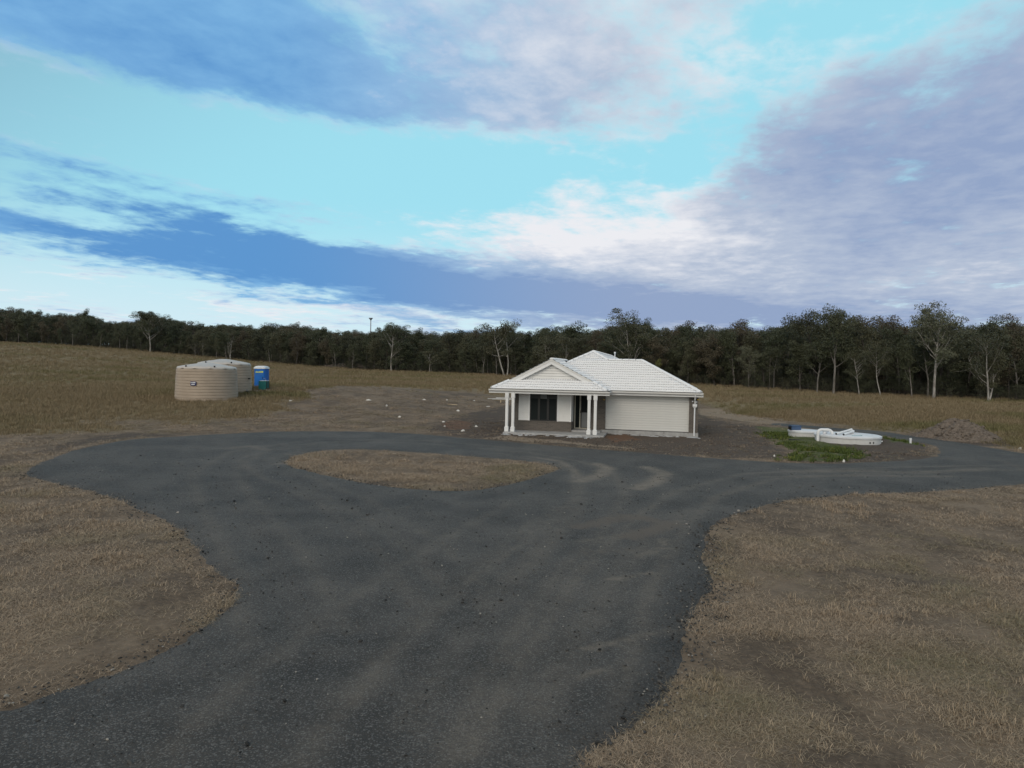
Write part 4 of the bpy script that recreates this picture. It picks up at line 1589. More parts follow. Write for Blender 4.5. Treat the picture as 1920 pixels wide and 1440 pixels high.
# downpipe with a rain head
dp = MB()
dp.tube([(-0.20, -0.50, 2.52), (-0.20, -0.49, 2.42), (-0.20, -0.10, 2.22), (-0.20, -0.075, 2.10), (-0.20, -0.075, 1.94)], 0.048, 10)
dpo = dp.build('downpipe', M_PVC, house, smooth=True)
MB().tube([(-0.21, -0.075, 1.70), (-0.21, -0.075, -0.06)], 0.048, 10).build('lower_pipe', M_PVC, dpo, autosmooth=40)
m = MB()
m.add([(-.34, -.20, 1.90), (-.07, -.20, 1.90), (-.07, .0, 1.95), (-.34, .0, 1.95), (-.34, -.20, 1.80), (-.07, -.20, 1.80), (-.07, .0, 1.80), (-.34, .0, 1.80), (-.27, -.14, 1.69), (-.14, -.14, 1.69), (-.14, -.01, 1.69), (-.27, -.01, 1.69)],
      [(0, 1, 2, 3), (0, 4, 5, 1), (1, 5, 6, 2), (2, 6, 7, 3), (3, 7, 4, 0), (4, 8, 9, 5), (5, 9, 10, 6), (6, 10, 11, 7), (7, 11, 8, 4), (8, 11, 10, 9)])
m.build('rain_head', M_PVC, dpo, bevel=0.01)
MB().tube([(-0.20, -0.075, 2.145), (-0.20, -0.075, 2.175)], 0.055, 10).build('pipe_collar', M_STEELG, dpo)
for (u, z, mt_) in ((-0.34, 2.10, M_SIGNW), (-0.10, 2.07, M_SIGNW)):
    hb_('wall_clip', mt_, (u - .035, u + .035, -0.022, 0.0, z - .035, z + .035))
hb_('yellow_tag', M_YTAG, (-0.075, 0.03, -0.03, 0.0, 2.19, 2.25))
hb_('yellow_tag', M_YTAG, (-5.86, -5.77, -0.02, 0.0, 2.02, 2.08))
hb_('yellow_tag', M_YTAG, (-6.42, -6.36, -0.02, 0.0, 1.62, 1.67))
# roof vent pipe behind the garage ridge
vp = MB().tube([(-5.9, 9.3, zf_(3.5)), (-5.9, 9.3, zf_(3.5) + 0.80)], 0.035, 8).build('vent_pipe', M_PVC, house)
MB().tube([(-5.9, 9.3, zf_(3.5) + 0.77), (-5.9, 9.3, zf_(3.5) + 0.87)], 0.075, 8).build('vent_cowl', M_PVC, vp)


# ------------------------------------------------------------------ water tanks
def water_tank(px_c, dist, dia, hgt, label, plate):
    d = ray(px_c, 720)
    k = dist / d.y
    x, y = d.x * k, dist
    z = gz1(x, y) - 0.12
    t = empty('water_tank', (x, y, z), 0.0, label, 'water tank', 'beige corrugated water tanks in the paddock')
    r0 = dia / 2
    prof_, nrib = [(r0 * 1.0, 0.0)], 11
    hw_ = hgt
    for i in range(nrib):
        for (f_, rr) in ((0.06, 0.0), (0.16, 0.035), (0.84, 0.035), (0.94, 0.0)):
            zz = hw_ * (i + f_) / nrib
            taper = 1.0 - 0.045 * zz / hw_
            prof_.append((r0 * taper - 0.035 + rr, zz))
    rt_ = r0 * 0.955
    prof_.append((rt_ - 0.05, hw_))
    MB().lathe(prof_, 72, closed_top=False).build('body', M_TANK, t, autosmooth=35)

    def ribs(r, z_, a):
        return 0.05 * max(0.0, math.cos(a * 12)) ** 3 * min(1, max(0, (r / rt_))) * (1 if 0.15 < r / rt_ < 0.99 else 0)
    dome = [(rt_ - 0.05, hw_), (rt_ - 0.02, hw_ + 0.06), (rt_ - 0.10, hw_ + 0.14), (rt_ * 0.8, hw_ + 0.24), (rt_ * 0.55, hw_ + 0.36), (rt_ * 0.3, hw_ + 0.47), (rt_ * 0.16, hw_ + 0.53), (rt_ * 0.05, hw_ + 0.55)]
    MB().lathe(dome, 96, fn=ribs).build('dome', M_TANKTOP, t, smooth=True)
    for a, zz in ((-2.0, 0.12), (-0.9, 0.14)):
        MB().tube([(rt_ * .90 * math.cos(a), rt_ * .90 * math.sin(a), hw_ + .10), (rt_ * .90 * math.cos(a), rt_ * .90 * math.sin(a), hw_ + .30)], 0.07, 10).build('inlet', M_BLACK, t)
    if plate:
        a = math.atan2(-y, -x) - 0.42
        p = MB()
        cx_, cy_ = (r0 * 0.985) * math.cos(a), (r0 * 0.985) * math.sin(a)
        pl_ = p.box(-0.24, 0.24, -0.03, 0.0, -0.17, 0.17).build('maker_plate', M_PLATE, t)
        pl_.location = (cx_ + 0.03 * math.cos(a), cy_ + 0.03 * math.sin(a), hw_ * 0.555)
        pl_.rotation_euler = (0, 0, a + math.pi / 2)
        # two rows of white print
        q = MB()
        xx = -0.21
        for wd_, h0_, h1_ in ((.05, .03, .115), (.03, .05, .10), (.04, .035, .10), (.05, .03, .11), (.05, .03, .12), (.05, .03, .12), (.05, .03, .12)):
            q.box(xx, xx + wd_, -0.036, -0.031, h0_, h1_)
            xx += wd_ + 0.012
        q.build('print', M_SIGNW, pl_)
        q = MB()
        xx = -0.16
        for wd_ in (.05, .045, .05, .04, .05):
            q.box(xx, xx + wd_, -0.036, -0.031, -.115, -.035)
            xx += wd_ + 0.012
        q.build('print', M_SIGNW, pl_)
    return t, x, y, z


TK1 = water_tank(388, 62.0, 5.15, 2.72, 'beige ribbed round water tank with a small navy plate', True)
TK2 = water_tank(420, 67.4, 5.05, 2.75, 'plain beige water tank behind the one with the navy plate', False)
t2 = TK2[0]
ax_ = 2.35
v_ = MB().tube([(ax_ + .05, -0.9, 0.28), (ax_ + .35, -0.95, 0.28), (ax_ + .42, -0.95, 0.12), (ax_ + .7, -1.0, 0.10)], 0.07, 8).build('outlet_valve', M_BLACK, t2)
MB().tube([(ax_ + .2, -0.95, 0.28), (ax_ + .2, -0.95, 0.5)], 0.03, 6).build('tap', M_BLUEBOX, v_)
MB().tube([(2.45, -0.35, 1.5), (2.62, -0.40, 1.5)], 0.07, 8).build('inlet_fitting', M_BLACK, t2)

# ------------------------------------------------------------------ portable toilet, hand-wash stand
lp = hit(492, 735)
ld = 74.0
lx = ray(490.5, 720).x / ray(490.5, 720).y * ld
lz = gz1(lx, ld)
loo = empty('portable_toilet', (lx, ld, lz), R(-4), 'blue portable toilet with white roof behind green hand-wash stand', 'portable toilet')
LW = 0.56
m = MB().box(-LW, LW, -LW, LW, 0.06, 2.02)
body = m.build('body', M_LOO, loo, bevel=0.05)
hb2 = lambda nm, mt_, par, *b, **kw: hb_(nm, mt_, *b, parent=par, **kw)
hb2('skid_base', M_BLACK, loo, (-LW - .03, LW + .03, -LW - .03, LW + .03, 0.0, 0.07))
rp = MB()
rp.lathe([(0.62 * math.sqrt(2), 2.00), (0.62 * math.sqrt(2), 2.12), (0.56 * math.sqrt(2), 2.22), (0.35 * math.sqrt(2), 2.30)], 4)
ro = rp.build('roof', M_LOOROOF, loo, bevel=0.06)
ro.rotation_euler = (0, 0, R(45))
dr_ = hb2('door', M_LOO, loo, (-0.42, 0.42, -LW - 0.022, -LW, 0.14, 1.92), bevel=0.01)
hb2('door_groove', M_BLUEBOX, dr_, (-0.40, 0.40, -LW - 0.026, -LW - 0.022, 1.36, 1.385), (-0.40, 0.40, -LW - 0.026, -LW - 0.022, 1.52, 1.535))
q = MB()
xx = -0.40
for wd_, hh_ in ((.07, .055), (.07, .09), (.07, .055), (.06, .05), (.07, .06), (.06, .075), (.07, .10), (.07, .08), (.05, .11), (.07, .12), (.06, .12)):
    q.box(xx, xx + wd_, -LW - 0.030, -LW - 0.0225, 1.60, 1.60 + hh_ + 0.05)
    xx += wd_ + 0.008
q.build('lettering', M_YEL, dr_)
hb2('handle', M_BLACK, dr_, (0.34, 0.38, -LW - 0.06, -LW - 0.02, 0.95, 1.15))

sd_ = 69.0
sxx = ray(495, 720).x / ray(495, 720).y * sd_
szz = gz1(sxx, sd_) + 0.02
padm = MB()
rough = np.random.default_rng(3)
padm.box(-0.85, 1.0, -0.6, 0.75, -0.15, 0.09)
pad = tag(padm.build('concrete_pad', M_CONC, None, bevel=0.02), 'small concrete pad under the green hand-wash stand', 'concrete pad')
pad.location = (sxx, sd_, szz)
sink = empty('hand_wash_stand', (sxx, sd_, szz + 0.088), R(-6), 'teal green hand-wash stand with tap on a concrete pad', 'wash stand')
hb2('cabinet', M_GREEN, sink, (-0.40, 0.36, -0.34, 0.30, 0.06, 0.92), bevel=0.02)
hb2('foot', M_BLACK, sink, (-0.38, -0.12, -0.30, 0.26, 0.0, 0.06), (0.02, 0.32, -0.30, 0.26, 0.0, 0.06))
hb2('basin', M_LOOROOF, sink, (-0.30, 0.40, -0.30, 0.28, 0.92, 0.965), bevel=0.012)
hb2('side_frame', M_BLACK, sink, (0.40, 0.44, -0.30, -0.25, 0.0, 0.90), (0.40, 0.44, 0.22, 0.27, 0.0, 0.90))
MB().tube([(0.10, 0.1, .96), (0.10, 0.1, 1.10), (0.04, 0.05, 1.17), (-0.04, 0, 1.15)], 0.015, 6).build('tap', M_CHROME, sink)
MB().tube([(0.44, -0.20, 0.13), (0.50, -0.20, 0.13)], 0.13, 14).build('wheel', M_BLACK, sink)
MB().tube([(0.44, 0.2, 0.13), (0.50, 0.2, 0.13)], 0.13, 14).build('wheel', M_BLACK, sink)
for (bx_, by_, c_) in ((0.42, -0.42, 0), (0.62, -0.35, 1)):
    bm_ = MB().box(-0.06, 0.06, -0.04, 0.04, 0, 0.10).build('white_container', M_RAGS, None, bevel=0.012)
    bm_.location = (sxx + bx_, sd_ + by_, szz + 0.088)
    tag(bm_, 'small white container standing on the concrete pad', 'container', 'white containers on the concrete pad')


# ------------------------------------------------------------------ septic tank group
SZ0 = gz1(septic_c.x, septic_c.y)
SCX, SCY = septic_c.x, septic_c.y + 0.55
SR = 1.82
st = empty('septic_tank', (SCX, SCY, SZ0), 0, 'round white concrete septic tank half buried in dark soil', 'septic tank')
MB().lathe([(SR - .03, -0.5), (SR - .03, 0.36)], 72, closed_top=False).build('wall', M_TANKCONC, st, smooth=True)
MB().lathe([(SR + .0, 0.365), (SR + .02, 0.38), (SR + .02, 0.47), (SR - .06, 0.51), (SR * .6, 0.545), (SR * .2, 0.56), (0.02, 0.56)], 72).build('lid', M_LID, st, autosmooth=40)
for a in (-1.30, -1.16):
    c_, s_n = math.cos(a), math.sin(a)
    MB().tube([((SR - .05) * c_, (SR - .05) * s_n, 0.18), ((SR - .012) * c_, (SR - .012) * s_n, 0.18)], 0.05, 12).build('pipe_hole', M_BLACK, st)
MB().tube([(SR - .1, -.25, 0.14), (SR + .12, -.3, 0.14)], 0.045, 10).build('outlet_stub', M_PVC, st, smooth=True)
for (x_, y_) in ((1.0, -.5), (1.25, -.4), (.3, .9)):
    hb2('lid_mark', M_BLUEBOX, st, (x_ - .04, x_ + .04, y_ - .02, y_ + .02, 0.52, 0.537))
m = MB().tube([(-0.38, -1.32, 0.535), (0.0, -1.30, 0.54), (0.25, -1.26, 0.545)], 0.016, 6)
o = tag(m.build('teal_rope', M_TEAL, None), 'short teal rope lying on the septic tank lid', 'rope')
o.location = (SCX, SCY, SZ0)
for (p0, p1, lb) in (((-1.12, -0.95, 0.60), (0.18, -0.10, 0.80), 'loose white pipe with open dark end on the septic lid'), ((-0.78, -1.15, 0.585), (0.22, -0.25, 0.72), 'shorter loose white pipe beside the open-ended pipe on the lid')):
    pe = empty('loose_pipe', (SCX, SCY, SZ0), 0, lb, 'pipe', 'pipes on the septic lid')
    a_, b_ = Vector(p0), Vector(p1)
    MB().tube([p0, p1], 0.062, 12, caps=False).build('barrel', M_PVC, pe, autosmooth=40)
    d_ = (b_ - a_).normalized()
    MB().tube([a_ + d_ * .02, a_ + d_ * .03], 0.058, 12).build('bore', M_BLACK, pe)
    MB().tube([b_ - d_ * .16, b_ + d_ * .0], 0.072, 12).build('collar', M_PVC, pe, autosmooth=40)
pb = MB().box(-.16, .16, -.09, .09, 0.545, 0.655).build('concrete_block', M_TANKCONC, None, bevel=.01)
pb.location = (SCX + .06, SCY - .22, SZ0)
tag(pb, 'small concrete block propping the loose pipes on the lid', 'block')
# inverted U of pipe beside the tank
arc = [(-1.93, -0.40, -0.15), (-1.93, -0.40, 0.62)] + [(-1.93 + 0.22 - 0.22 * math.cos(t), -0.40, 0.62 + 0.16 * math.sin(t)) for t in np.linspace(0.3, 1.57, 5)] + \
      [(-1.35, -0.40, 0.78), (-1.22, -0.41, 0.74), (-1.13, -0.42, 0.66), (-1.09, -0.43, 0.55)]
up = empty('pipe_bend', (SCX, SCY, SZ0), 0, 'white inverted U pipe rising beside the septic tank', 'pipe')
MB().tube(arc, 0.085, 12).build('barrel', M_PVC, up, autosmooth=50)
MB().tube([(-1.93, -0.40, 0.50), (-1.93, -0.40, 0.62)], 0.098, 12).build('collar', M_PVC, up, autosmooth=40)
MB().tube([(-1.52, -0.3, 0.54), (-1.52, -0.3, 0.68)], 0.09, 12).build('inspection_cap', M_PVC, up, autosmooth=40)
MB().tube([(-1.35, -0.2, 0.55), (-1.30, -0.1, 0.70)], 0.06, 12).build('elbow', M_PVC, up, autosmooth=40)
# smaller tank lid behind with a blower box
c2 = Vector((SCX - 1.30, SCY + 2.9))
pt2 = empty('pump_chamber', (c2.x, c2.y, gz1(c2.x, c2.y)), 0, 'smaller round pump chamber lid behind the septic tank', 'pump chamber')
MB().lathe([(1.02, -0.4), (1.02, 0.36)], 56, closed_top=False).build('wall', M_TANKCONC, pt2, smooth=True)
MB().lathe([(1.06, 0.365), (1.06, 0.45), (1.0, 0.48), (0.02, 0.50)], 56).build('lid', M_LID, pt2, autosmooth=40)
bb = empty('blower_box', (c2.x - .72, c2.y - .1, gz1(c2.x, c2.y) + 0.475), R(8), 'navy blue blower box on the pump chamber lid', 'blower')
hb2('housing', M_BLUEBOX, bb, (-0.33, 0.33, -0.19, 0.19, 0.0, 0.30), bevel=0.025)
hb2('lid', M_BLUEBOX, bb, (-0.345, 0.345, -0.205, 0.205, 0.235, 0.275), bevel=0.01)
hb2('end_cap', M_BLACK, bb, (-0.36, -0.325, -0.16, 0.16, 0.04, 0.22))
MB().tube([(SCX - 3.1, SCY - .2, SZ0 + .06), (SCX - 2.6, SCY - .5, SZ0 + .10), (SCX - 2.1, SCY - .75, SZ0 + .03)], 0.03, 8)
hp = MB().tube([(-1.2, 0.5, .10), (-.6, .15, .13), (0, -.1, .05), (.25, -.15, -.05)], 0.028, 8).build('black_hose', M_BLACK, None, smooth=True)
hp.location = (SCX - 2.2, SCY - .3, SZ0)
tag(hp, 'black hose lying in the weeds by the septic tank', 'hose')
vpz = hit(1707, 833)
vs = empty('riser_pipe', (vpz.x, vpz.y, gz1(vpz.x, vpz.y)), 0, 'short white riser pipe standing in soil by the track', 'pipe')
MB().tube([(0, 0, -.2), (0, 0, 0.34)], 0.062, 12).build('barrel', M_PVC, vs, autosmooth=40)
MB().tube([(0, 0, 0.26), (0, 0, 0.36)], 0.070, 12).build('cap', M_PVC, vs, autosmooth=40)


# ------------------------------------------------------------------ soil heap
def heap(name, cx, cy, rx_, ry_, h, seed, label):
    n = 130
    V, Fc = [], []
    g = np.linspace(-1.25, 1.25, n)
    X, Y = np.meshgrid(g, g)
    rr = np.hypot(X, Y)
    ang = np.arctan2(Y, X)
    lob = 1 + 0.22 * np.sin(ang * 2 + seed) + 0.12 * np.sin(ang * 5 + 2 * seed)
    q = np.clip(1 - rr / lob, 0, None)
    Z = h * q ** 0.85 * (0.75 + 0.5 * fbm(X * 2.4 + seed, Y * 2.4, seed, 3))
    rough_ = (fbm(X * 9, Y * 9, seed + 3, 4) - 0.5) * 0.34 + (fbm(X * 26, Y * 26, seed + 9, 2) - 0.5) * 0.15
    Z = Z + rough_ * np.clip(q * 6, 0, 1) * h * 0.55 - 0.10 * (q <= 0)
    wx_, wy_ = cx + X * rx_, cy + Y * ry_
    Z = Z + gz(wx_, wy_)
    ii = np.arange(n * n).reshape(n, n)
    Fc = np.stack([ii[:-1, :-1], ii[:-1, 1:], ii[1:, 1:], ii[1:, :-1]], -1).reshape(-1, 4)
    qq = q.ravel()[Fc].max(1) > 0
    me = np_mesh(name, np.stack([wx_.ravel(), wy_.ravel(), Z.ravel()], 1), Fc[qq], M_HEAP)
    o = tag(link(name, me), label, 'soil heap')
    rk = np.random.default_rng(seed)                       # clods lying on the slopes
    ico = stone(500 + seed, None)
    iv = np.array([v.co[:] for v in ico.vertices])
    if_ = np.array([p.vertices[:] for p in ico.polygons])
    cand = np.argwhere(q > 0.02)
    VV, FF = [], []
    for j in range(520):
        a_, b_ = cand[rk.integers(len(cand))]
        s_c = rk.uniform(0.02, 0.06) * (2.0 if rk.uniform() < .12 else 1.0) * (rx_ / 2.5)
        an = rk.uniform(0, 6.28)
        c_, s2 = math.cos(an), math.sin(an)
        rv = np.stack([iv[:, 0] * c_ - iv[:, 1] * s2, iv[:, 0] * s2 + iv[:, 1] * c_, iv[:, 2] * 1.3], 1) * s_c * rk.uniform(.7, 1.3, 3)
        FF.append(if_ + len(iv) * j)
        VV.append(rv + [wx_[a_, b_], wy_[a_, b_], Z[a_, b_] + s_c * .2])
    tag(link('clods', np_mesh('clods', np.concatenate(VV), np.concatenate(FF), M_HEAP), o), kind='stuff')
    return o


def _heap(g, bs):
    P = g.node('ShaderNodeNewGeometry').outputs['Position']
    n = g.noise(P, 7, 7, 0.7)
    n2 = g.noise(P, 1.2, 4)
    c = g.mixc(g.ramp(n, 0.3, 0.75), (0.085, 0.068, 0.056), (0.20, 0.165, 0.135))
    g.put(bs.inputs['Base Color'], g.mixc(g.ramp(n2, 0.5, 0.7, 0, 0.5), c, (0.11, 0.085, 0.065)))
    bs.inputs['Roughness'].default_value = 0.95
    bump(g, bs, n, 0.9, 0.05)


M_HEAP = mat('heaped_soil', _heap)
hpx = hit(1832, 829)
heap('soil_heap', hpx.x, hpx.y + 1.6, 2.5, 1.8, 1.35, 4, 'rough heap of dug soil beside the gravel track')
hp2 = hit(1752, 818)
heap('soil_heap', hp2.x, hp2.y + 0.8, 1.1, 0.8, 0.30, 8, 'low crumbled soil ridge next to the large heap')
bmx = hit(660, 691)
M_HEAP2 = M_HEAP
heap('earth_bank', bmx.x, bmx.y + 2, 9.0, 4.0, 1.5, 6, 'low dark earth bank at the edge of the wood')

# ------------------------------------------------------------------ stack of white lengths behind the house, litter
tp = hit(932, 757)
for i, (dx, dy, dz, L, wd, ang, lb) in enumerate((
        (0.0, 0.0, 0.14, 3.6, 0.14, 4, 'long white board, lowest in the pile left of the house'),
        (0.3, 0.25, 0.20, 3.4, 0.13, 1, 'white board with cream edge in the pile left of the house'),
        (-0.5, -0.2, 0.22, 4.2, 0.10, 7, 'long thin white board sticking out of the pile'),
        (0.4, 0.1, 0.30, 2.8, 0.16, -2, 'bluish white board on top of the pile left of the house'))):
    m = MB().box(0, L, -wd / 2, wd / 2, -0.022, 0.022)
    o = m.build('white_board', M_WHITE if i != 1 else M_DFRAME, None, bevel=0.004)
    q0 = hit(918, 753)
    o.location = (q0.x + 0.3 + dx, q0.y + dy, gz1(q0.x, q0.y) + dz + 0.12)
    o.rotation_euler = (0, 0, R(ang))
    tag(o, lb, 'board', 'white boards piled left of the house')
q0 = hit(918, 753)
for k_ in (1.2, 2.8):
    o = MB().box(-0.06, 0.06, -0.45, 0.55, -0.1, 0.235).build('timber_bearer', M_TIMBER, None)
    o.location = (q0.x + k_, q0.y, gz1(q0.x + k_, q0.y))
    tag(o, 'timber bearer under the pile of white boards', 'timber', 'bearers under the white boards')
LIT = [(691, 751, .5, .12), (725, 761.5, .22, .16), (795, 750, .4, .14), (838, 750.5, .2, .18), (848, 759, .7, .06), (889, 752, .2, .2), (859, 771, .28, .22), (749, 782.5, .3, .1),
       (832, 792, .3, .16), (834, 800.5, .16, .14), (893, 801, .22, .2), (868, 809, .25, .1), (545, 752, .3, .22), (915, 763, .5, .1), (1452, 857, .09, .08), (1582, 866.5, .10, .09), (1737, 811, .25, .2), (1912, 842, .22, .16)]
for i, (px, py, wd, dp_) in enumerate(LIT):
    p = hit(px, py)
    m = MB()
    rr_ = random.Random(i)
    pts = [(rr_.uniform(.7, 1.1) * wd / 2 * math.cos(a), rr_.uniform(.7, 1.1) * dp_ / 2 * math.sin(a), rr_.uniform(.02, .10)) for a in np.linspace(0, 6.28, 7)[:-1]]
    m.v += pts + [(0, 0, rr_.uniform(.08, .16))] + [(a, b, -.03) for a, b, c in pts]
    for k in range(6):
        m.f += [(k, (k + 1) % 6, 6), (k, 7 + k, 7 + (k + 1) % 6, (k + 1) % 6)]
    if i == 4:
        m = MB().box(-.5, .5, -.03, .03, 0, .06)
    o = m.build('offcut', M_RAGS if i != 4 else M_TIMBER, None)
    o.location = (p.x, p.y, p.z)
    o.rotation_euler = (0, 0, rr_.uniform(-.5, .5))
    where = 'the brown ground between tanks and house' if px < 950 and py < 785 else ('the dark soil left of the porch' if px < 950 else 'the soil near the septic tank')
    tag(o, ('thin pale timber offcut lying on ' if i == 4 else 'scrap of white building offcut lying on ') + where, 'offcut', 'offcuts on ' + where)


# ------------------------------------------------------------------ trees
def tube_np(path, rad, n, V, Fc):
    o = len(V)
    up = np.array([0.13, 0.21, 0.97])
    m = len(path)
    for i in range(m):
        t = path[min(i + 1, m - 1)] - path[max(i - 1, 0)]
        t = t / (np.linalg.norm(t) + 1e-9)
        ref = np.array([1.0, 0, 0]) if abs(t[2]) > 0.8 else np.array([0, 0, 1.0])
        a = np.cross(t, ref)
        a /= np.linalg.norm(a) + 1e-9
        b = np.cross(a, t)
        for k in range(n):
            an = 2 * math.pi * k / n
            V.append(path[i] + (a * math.cos(an) + b * math.sin(an)) * rad[i])
    for i in range(m - 1):
        for k in range(n):
            k2 = (k + 1) % n
            Fc.append((o + i * n + k, o + i * n + k2, o + (i + 1) * n + k2, o + (i + 1) * n + k))


def limb(r, p0, d, L, r0, r1, seg=5, wob=0.10, rise=0.25):
    path, p, d = [p0], p0.copy(), d / np.linalg.norm(d)
    for i in range(seg):
        d = d + r.normal(0, wob, 3) + np.array([0, 0, rise / seg])
        d /= np.linalg.norm(d)
        p = p + d * L / seg
        path.append(p.copy())
    return path, list(np.linspace(r0, r1, seg + 1)), d


def gum(seed, H=12.0, bare=0.35, spread=0.34, nl=8, trunks=1, leaf=1.0, bark=None, lmat=None, rad=0.17, dead=False, cone=False, low=0.0, flat_top=0.0):
    """returns (trunk mesh, crown mesh)"""
    r = np.random.default_rng(seed)
    V, Fc = [], []
    tips = []
    for tr in range(trunks):
        base = np.array([r.uniform(-.35, .35), r.uniform(-.2, .2), -0.3]) * (1 if trunks > 1 else 0.2)
        base[2] = -0.3
        lean = np.array([r.normal(0, .05 + .12 * (trunks > 1)), r.normal(0, .05), 1.0])
        hh = H * (r.uniform(.75, .92) if trunks > 1 else 0.88)
        tp_, tr_, d = limb(r, base, lean, hh, rad * r.uniform(.85, 1.1), rad * 0.22, 9, 0.055, 0.2)
        tube_np(tp_, tr_, 7, V, Fc)
        tips.append((tp_[-1], 1.0))
        nlb = max(3, nl // trunks + 1)
        for k in range(nlb):
            f = bare + (0.93 - bare) * (k + r.uniform(0, .8)) / nlb
            q = f * (len(tp_) - 1)
            i = min(int(q), len(tp_) - 2)
            p0 = tp_[i] + (tp_[i + 1] - tp_[i]) * (q - i)
            a = r.uniform(0, 2 * math.pi)
            upk = r.uniform(0.55, 1.25)
            dirv = np.array([math.cos(a), math.sin(a), upk])
            shape = (1.15 - 0.75 * abs((f - bare) / (1 - bare) - 0.35)) if not cone else (1.05 - 0.9 * (f - bare) / (1 - bare))
            L = H * spread * shape * r.uniform(.75, 1.15)
            lp_, lr_, ld_ = limb(r, p0, dirv, L, rad * 0.42 * (1.1 - f * .6), rad * 0.10, 5, 0.16, 0.5)
            tube_np(lp_, lr_, 5, V, Fc)
            tips.append((lp_[-1], 1.0))
            tips.append((lp_[3], .8))
            for s in range(3):
                i2 = r.integers(2, 5)
                d2 = ld_ + r.normal(0, .75, 3)
                sp_, sr_, _ = limb(r, lp_[i2], d2, L * r.uniform(.35, .6), rad * .13, rad * .04, 3, .2, .3)
                tube_np(sp_, sr_, 4, V, Fc)
                tips.append((sp_[-1], .8))
                if r.uniform() < .5:
                    tips.append((sp_[1], .6))
    TV = np.array(V)
    trunk = np_mesh('trunk', TV, Fc, bark, True)
    if dead:
        return trunk, None
    LV, LF, bl, cl = [], [], [], []
    o = 0
    for (p, wgt) in tips:
        nlv = int(150 * leaf * wgt * r.uniform(.6, 1.2))
        rad_c = H * 0.066 * r.uniform(.55, 1.25) * (0.75 + .5 * wgt)
        c = np.array(p) + np.array([0, 0, rad_c * .15])
        u = r.normal(0, 1, (nlv, 3))
        u /= np.linalg.norm(u, axis=1)[:, None]
        rr = r.uniform(.25, 1, nlv) ** .5
        pos = c + u * (rr * rad_c)[:, None] * np.array([1.15, 1.15, .72])
        ln = r.uniform(.16, .34, nlv) * H / 12
        wd = ln * r.uniform(.28, .5, nlv)
        dv = r.normal(0, .75, (nlv, 3)) + np.array([0, 0, -.55])
        dv /= np.linalg.norm(dv, axis=1)[:, None]
        sv_ = np.cross(dv, r.normal(0, 1, (nlv, 3)))
        sv_ /= np.linalg.norm(sv_, axis=1)[:, None] + 1e-9
        a0 = pos - dv * ln[:, None] * .5
        a2 = pos + dv * ln[:, None] * .5
        a1 = pos + sv_ * wd[:, None] * .5
        a3 = pos - sv_ * wd[:, None] * .5
        LV.append(np.stack([a0, a1, a2, a3], 1).reshape(-1, 3))
        LF.append(np.arange(nlv * 4).reshape(-1, 4) + o)
        o += nlv * 4
        bl.append(np.repeat(r.uniform(0, .5, nlv), 4))
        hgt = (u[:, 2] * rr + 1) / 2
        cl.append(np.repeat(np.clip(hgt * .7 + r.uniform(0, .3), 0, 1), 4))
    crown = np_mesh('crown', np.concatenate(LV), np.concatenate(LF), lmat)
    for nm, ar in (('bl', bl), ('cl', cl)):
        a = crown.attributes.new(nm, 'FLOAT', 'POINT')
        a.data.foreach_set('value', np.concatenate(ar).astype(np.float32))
    return trunk, crown


PROTO = [
    gum(1, bare=.18, spread=.26, nl=12, bark=M_BARKM, lmat=M_LEAF),
    gum(2, bare=.28, spread=.30, nl=11, bark=M_BARKD, lmat=M_LEAF),
    gum(3, bare=.20, spread=.24, nl=12, bark=M_BARKM, lmat=M_LEAF2),
    gum(4, bare=.36, spread=.32, nl=10, bark=M_BARKM, lmat=M_LEAF),
    gum(5, bare=.14, spread=.24, nl=12, bark=M_BARKD, lmat=M_LEAF2),
    gum(6, bare=.30, spread=.30, nl=10, bark=M_BARKP, lmat=M_LEAF2, leaf=.8, rad=.14),
    gum(7, bare=.08, spread=.30, nl=14, bark=M_BARKD, lmat=M_LEAF),
    gum(8, bare=.40, spread=.32, nl=9, bark=M_BARKM, lmat=M_LEAF, leaf=.9),
    gum(9, bare=.12, spread=.28, nl=13, bark=M_BARKD, lmat=M_LEAFB, leaf=.8),
]
LOOK = ['dense dark gum', 'wide-crowned dark ironbark', 'narrow olive gum', 'high-crowned grey gum', 'slim dark-trunked olive gum', 'open pale-trunked gum',
        'bushy low-leaved dark gum', 'small-crowned bare-stemmed gum', 'brownish thin-leaved gum']
TOPLINE = np.array([(-300, 585), (0, 577), (40, 578), (100, 592), (150, 586), (200, 604), (260, 602), (285, 588), (330, 600), (380, 613), (430, 606), (480, 615), (530, 609), (580, 612), (640, 621), (700, 619),
                    (740, 610), (790, 624), (850, 624), (920, 616), (960, 620), (1000, 626), (1045, 606), (1080, 613), (1150, 602), (1190, 592), (1240, 611), (1300, 608), (1400, 602), (1450, 597), (1500, 592),
                    (1560, 578), (1620, 596), (1700, 600), (1760, 580), (1800, 598), (1840, 620), (1900, 605), (2300, 600)])


def px_of(x, y, z):
    q = CMI @ Vector((x, y, z))
    return 960 + F_PX * q.x / -q.z, 720 - F_PX * q.y / -q.z


def top_h(x, y, z):
    """tree height that reaches the photographed tree-top line from this spot"""
    px, py = px_of(x, y, z)
    ty = np.interp(px, TOPLINE[:, 0], TOPLINE[:, 1])
    return (py - ty) * y / F_PX


def plant(proto, x, y, h, wide, rz_t, label, cat='tree', group=None, name='gum_tree', refH=12.0):
    z = gz1(x, y)
    t = empty(name, (x, y, z), rz_t, label, cat, group)
    s = h / refH
    t.scale = (s * wide, s * wide, s)
    link('trunk', proto[0], t)
    if proto[1] is not None:
        link('crown', proto[1], t)
    return t


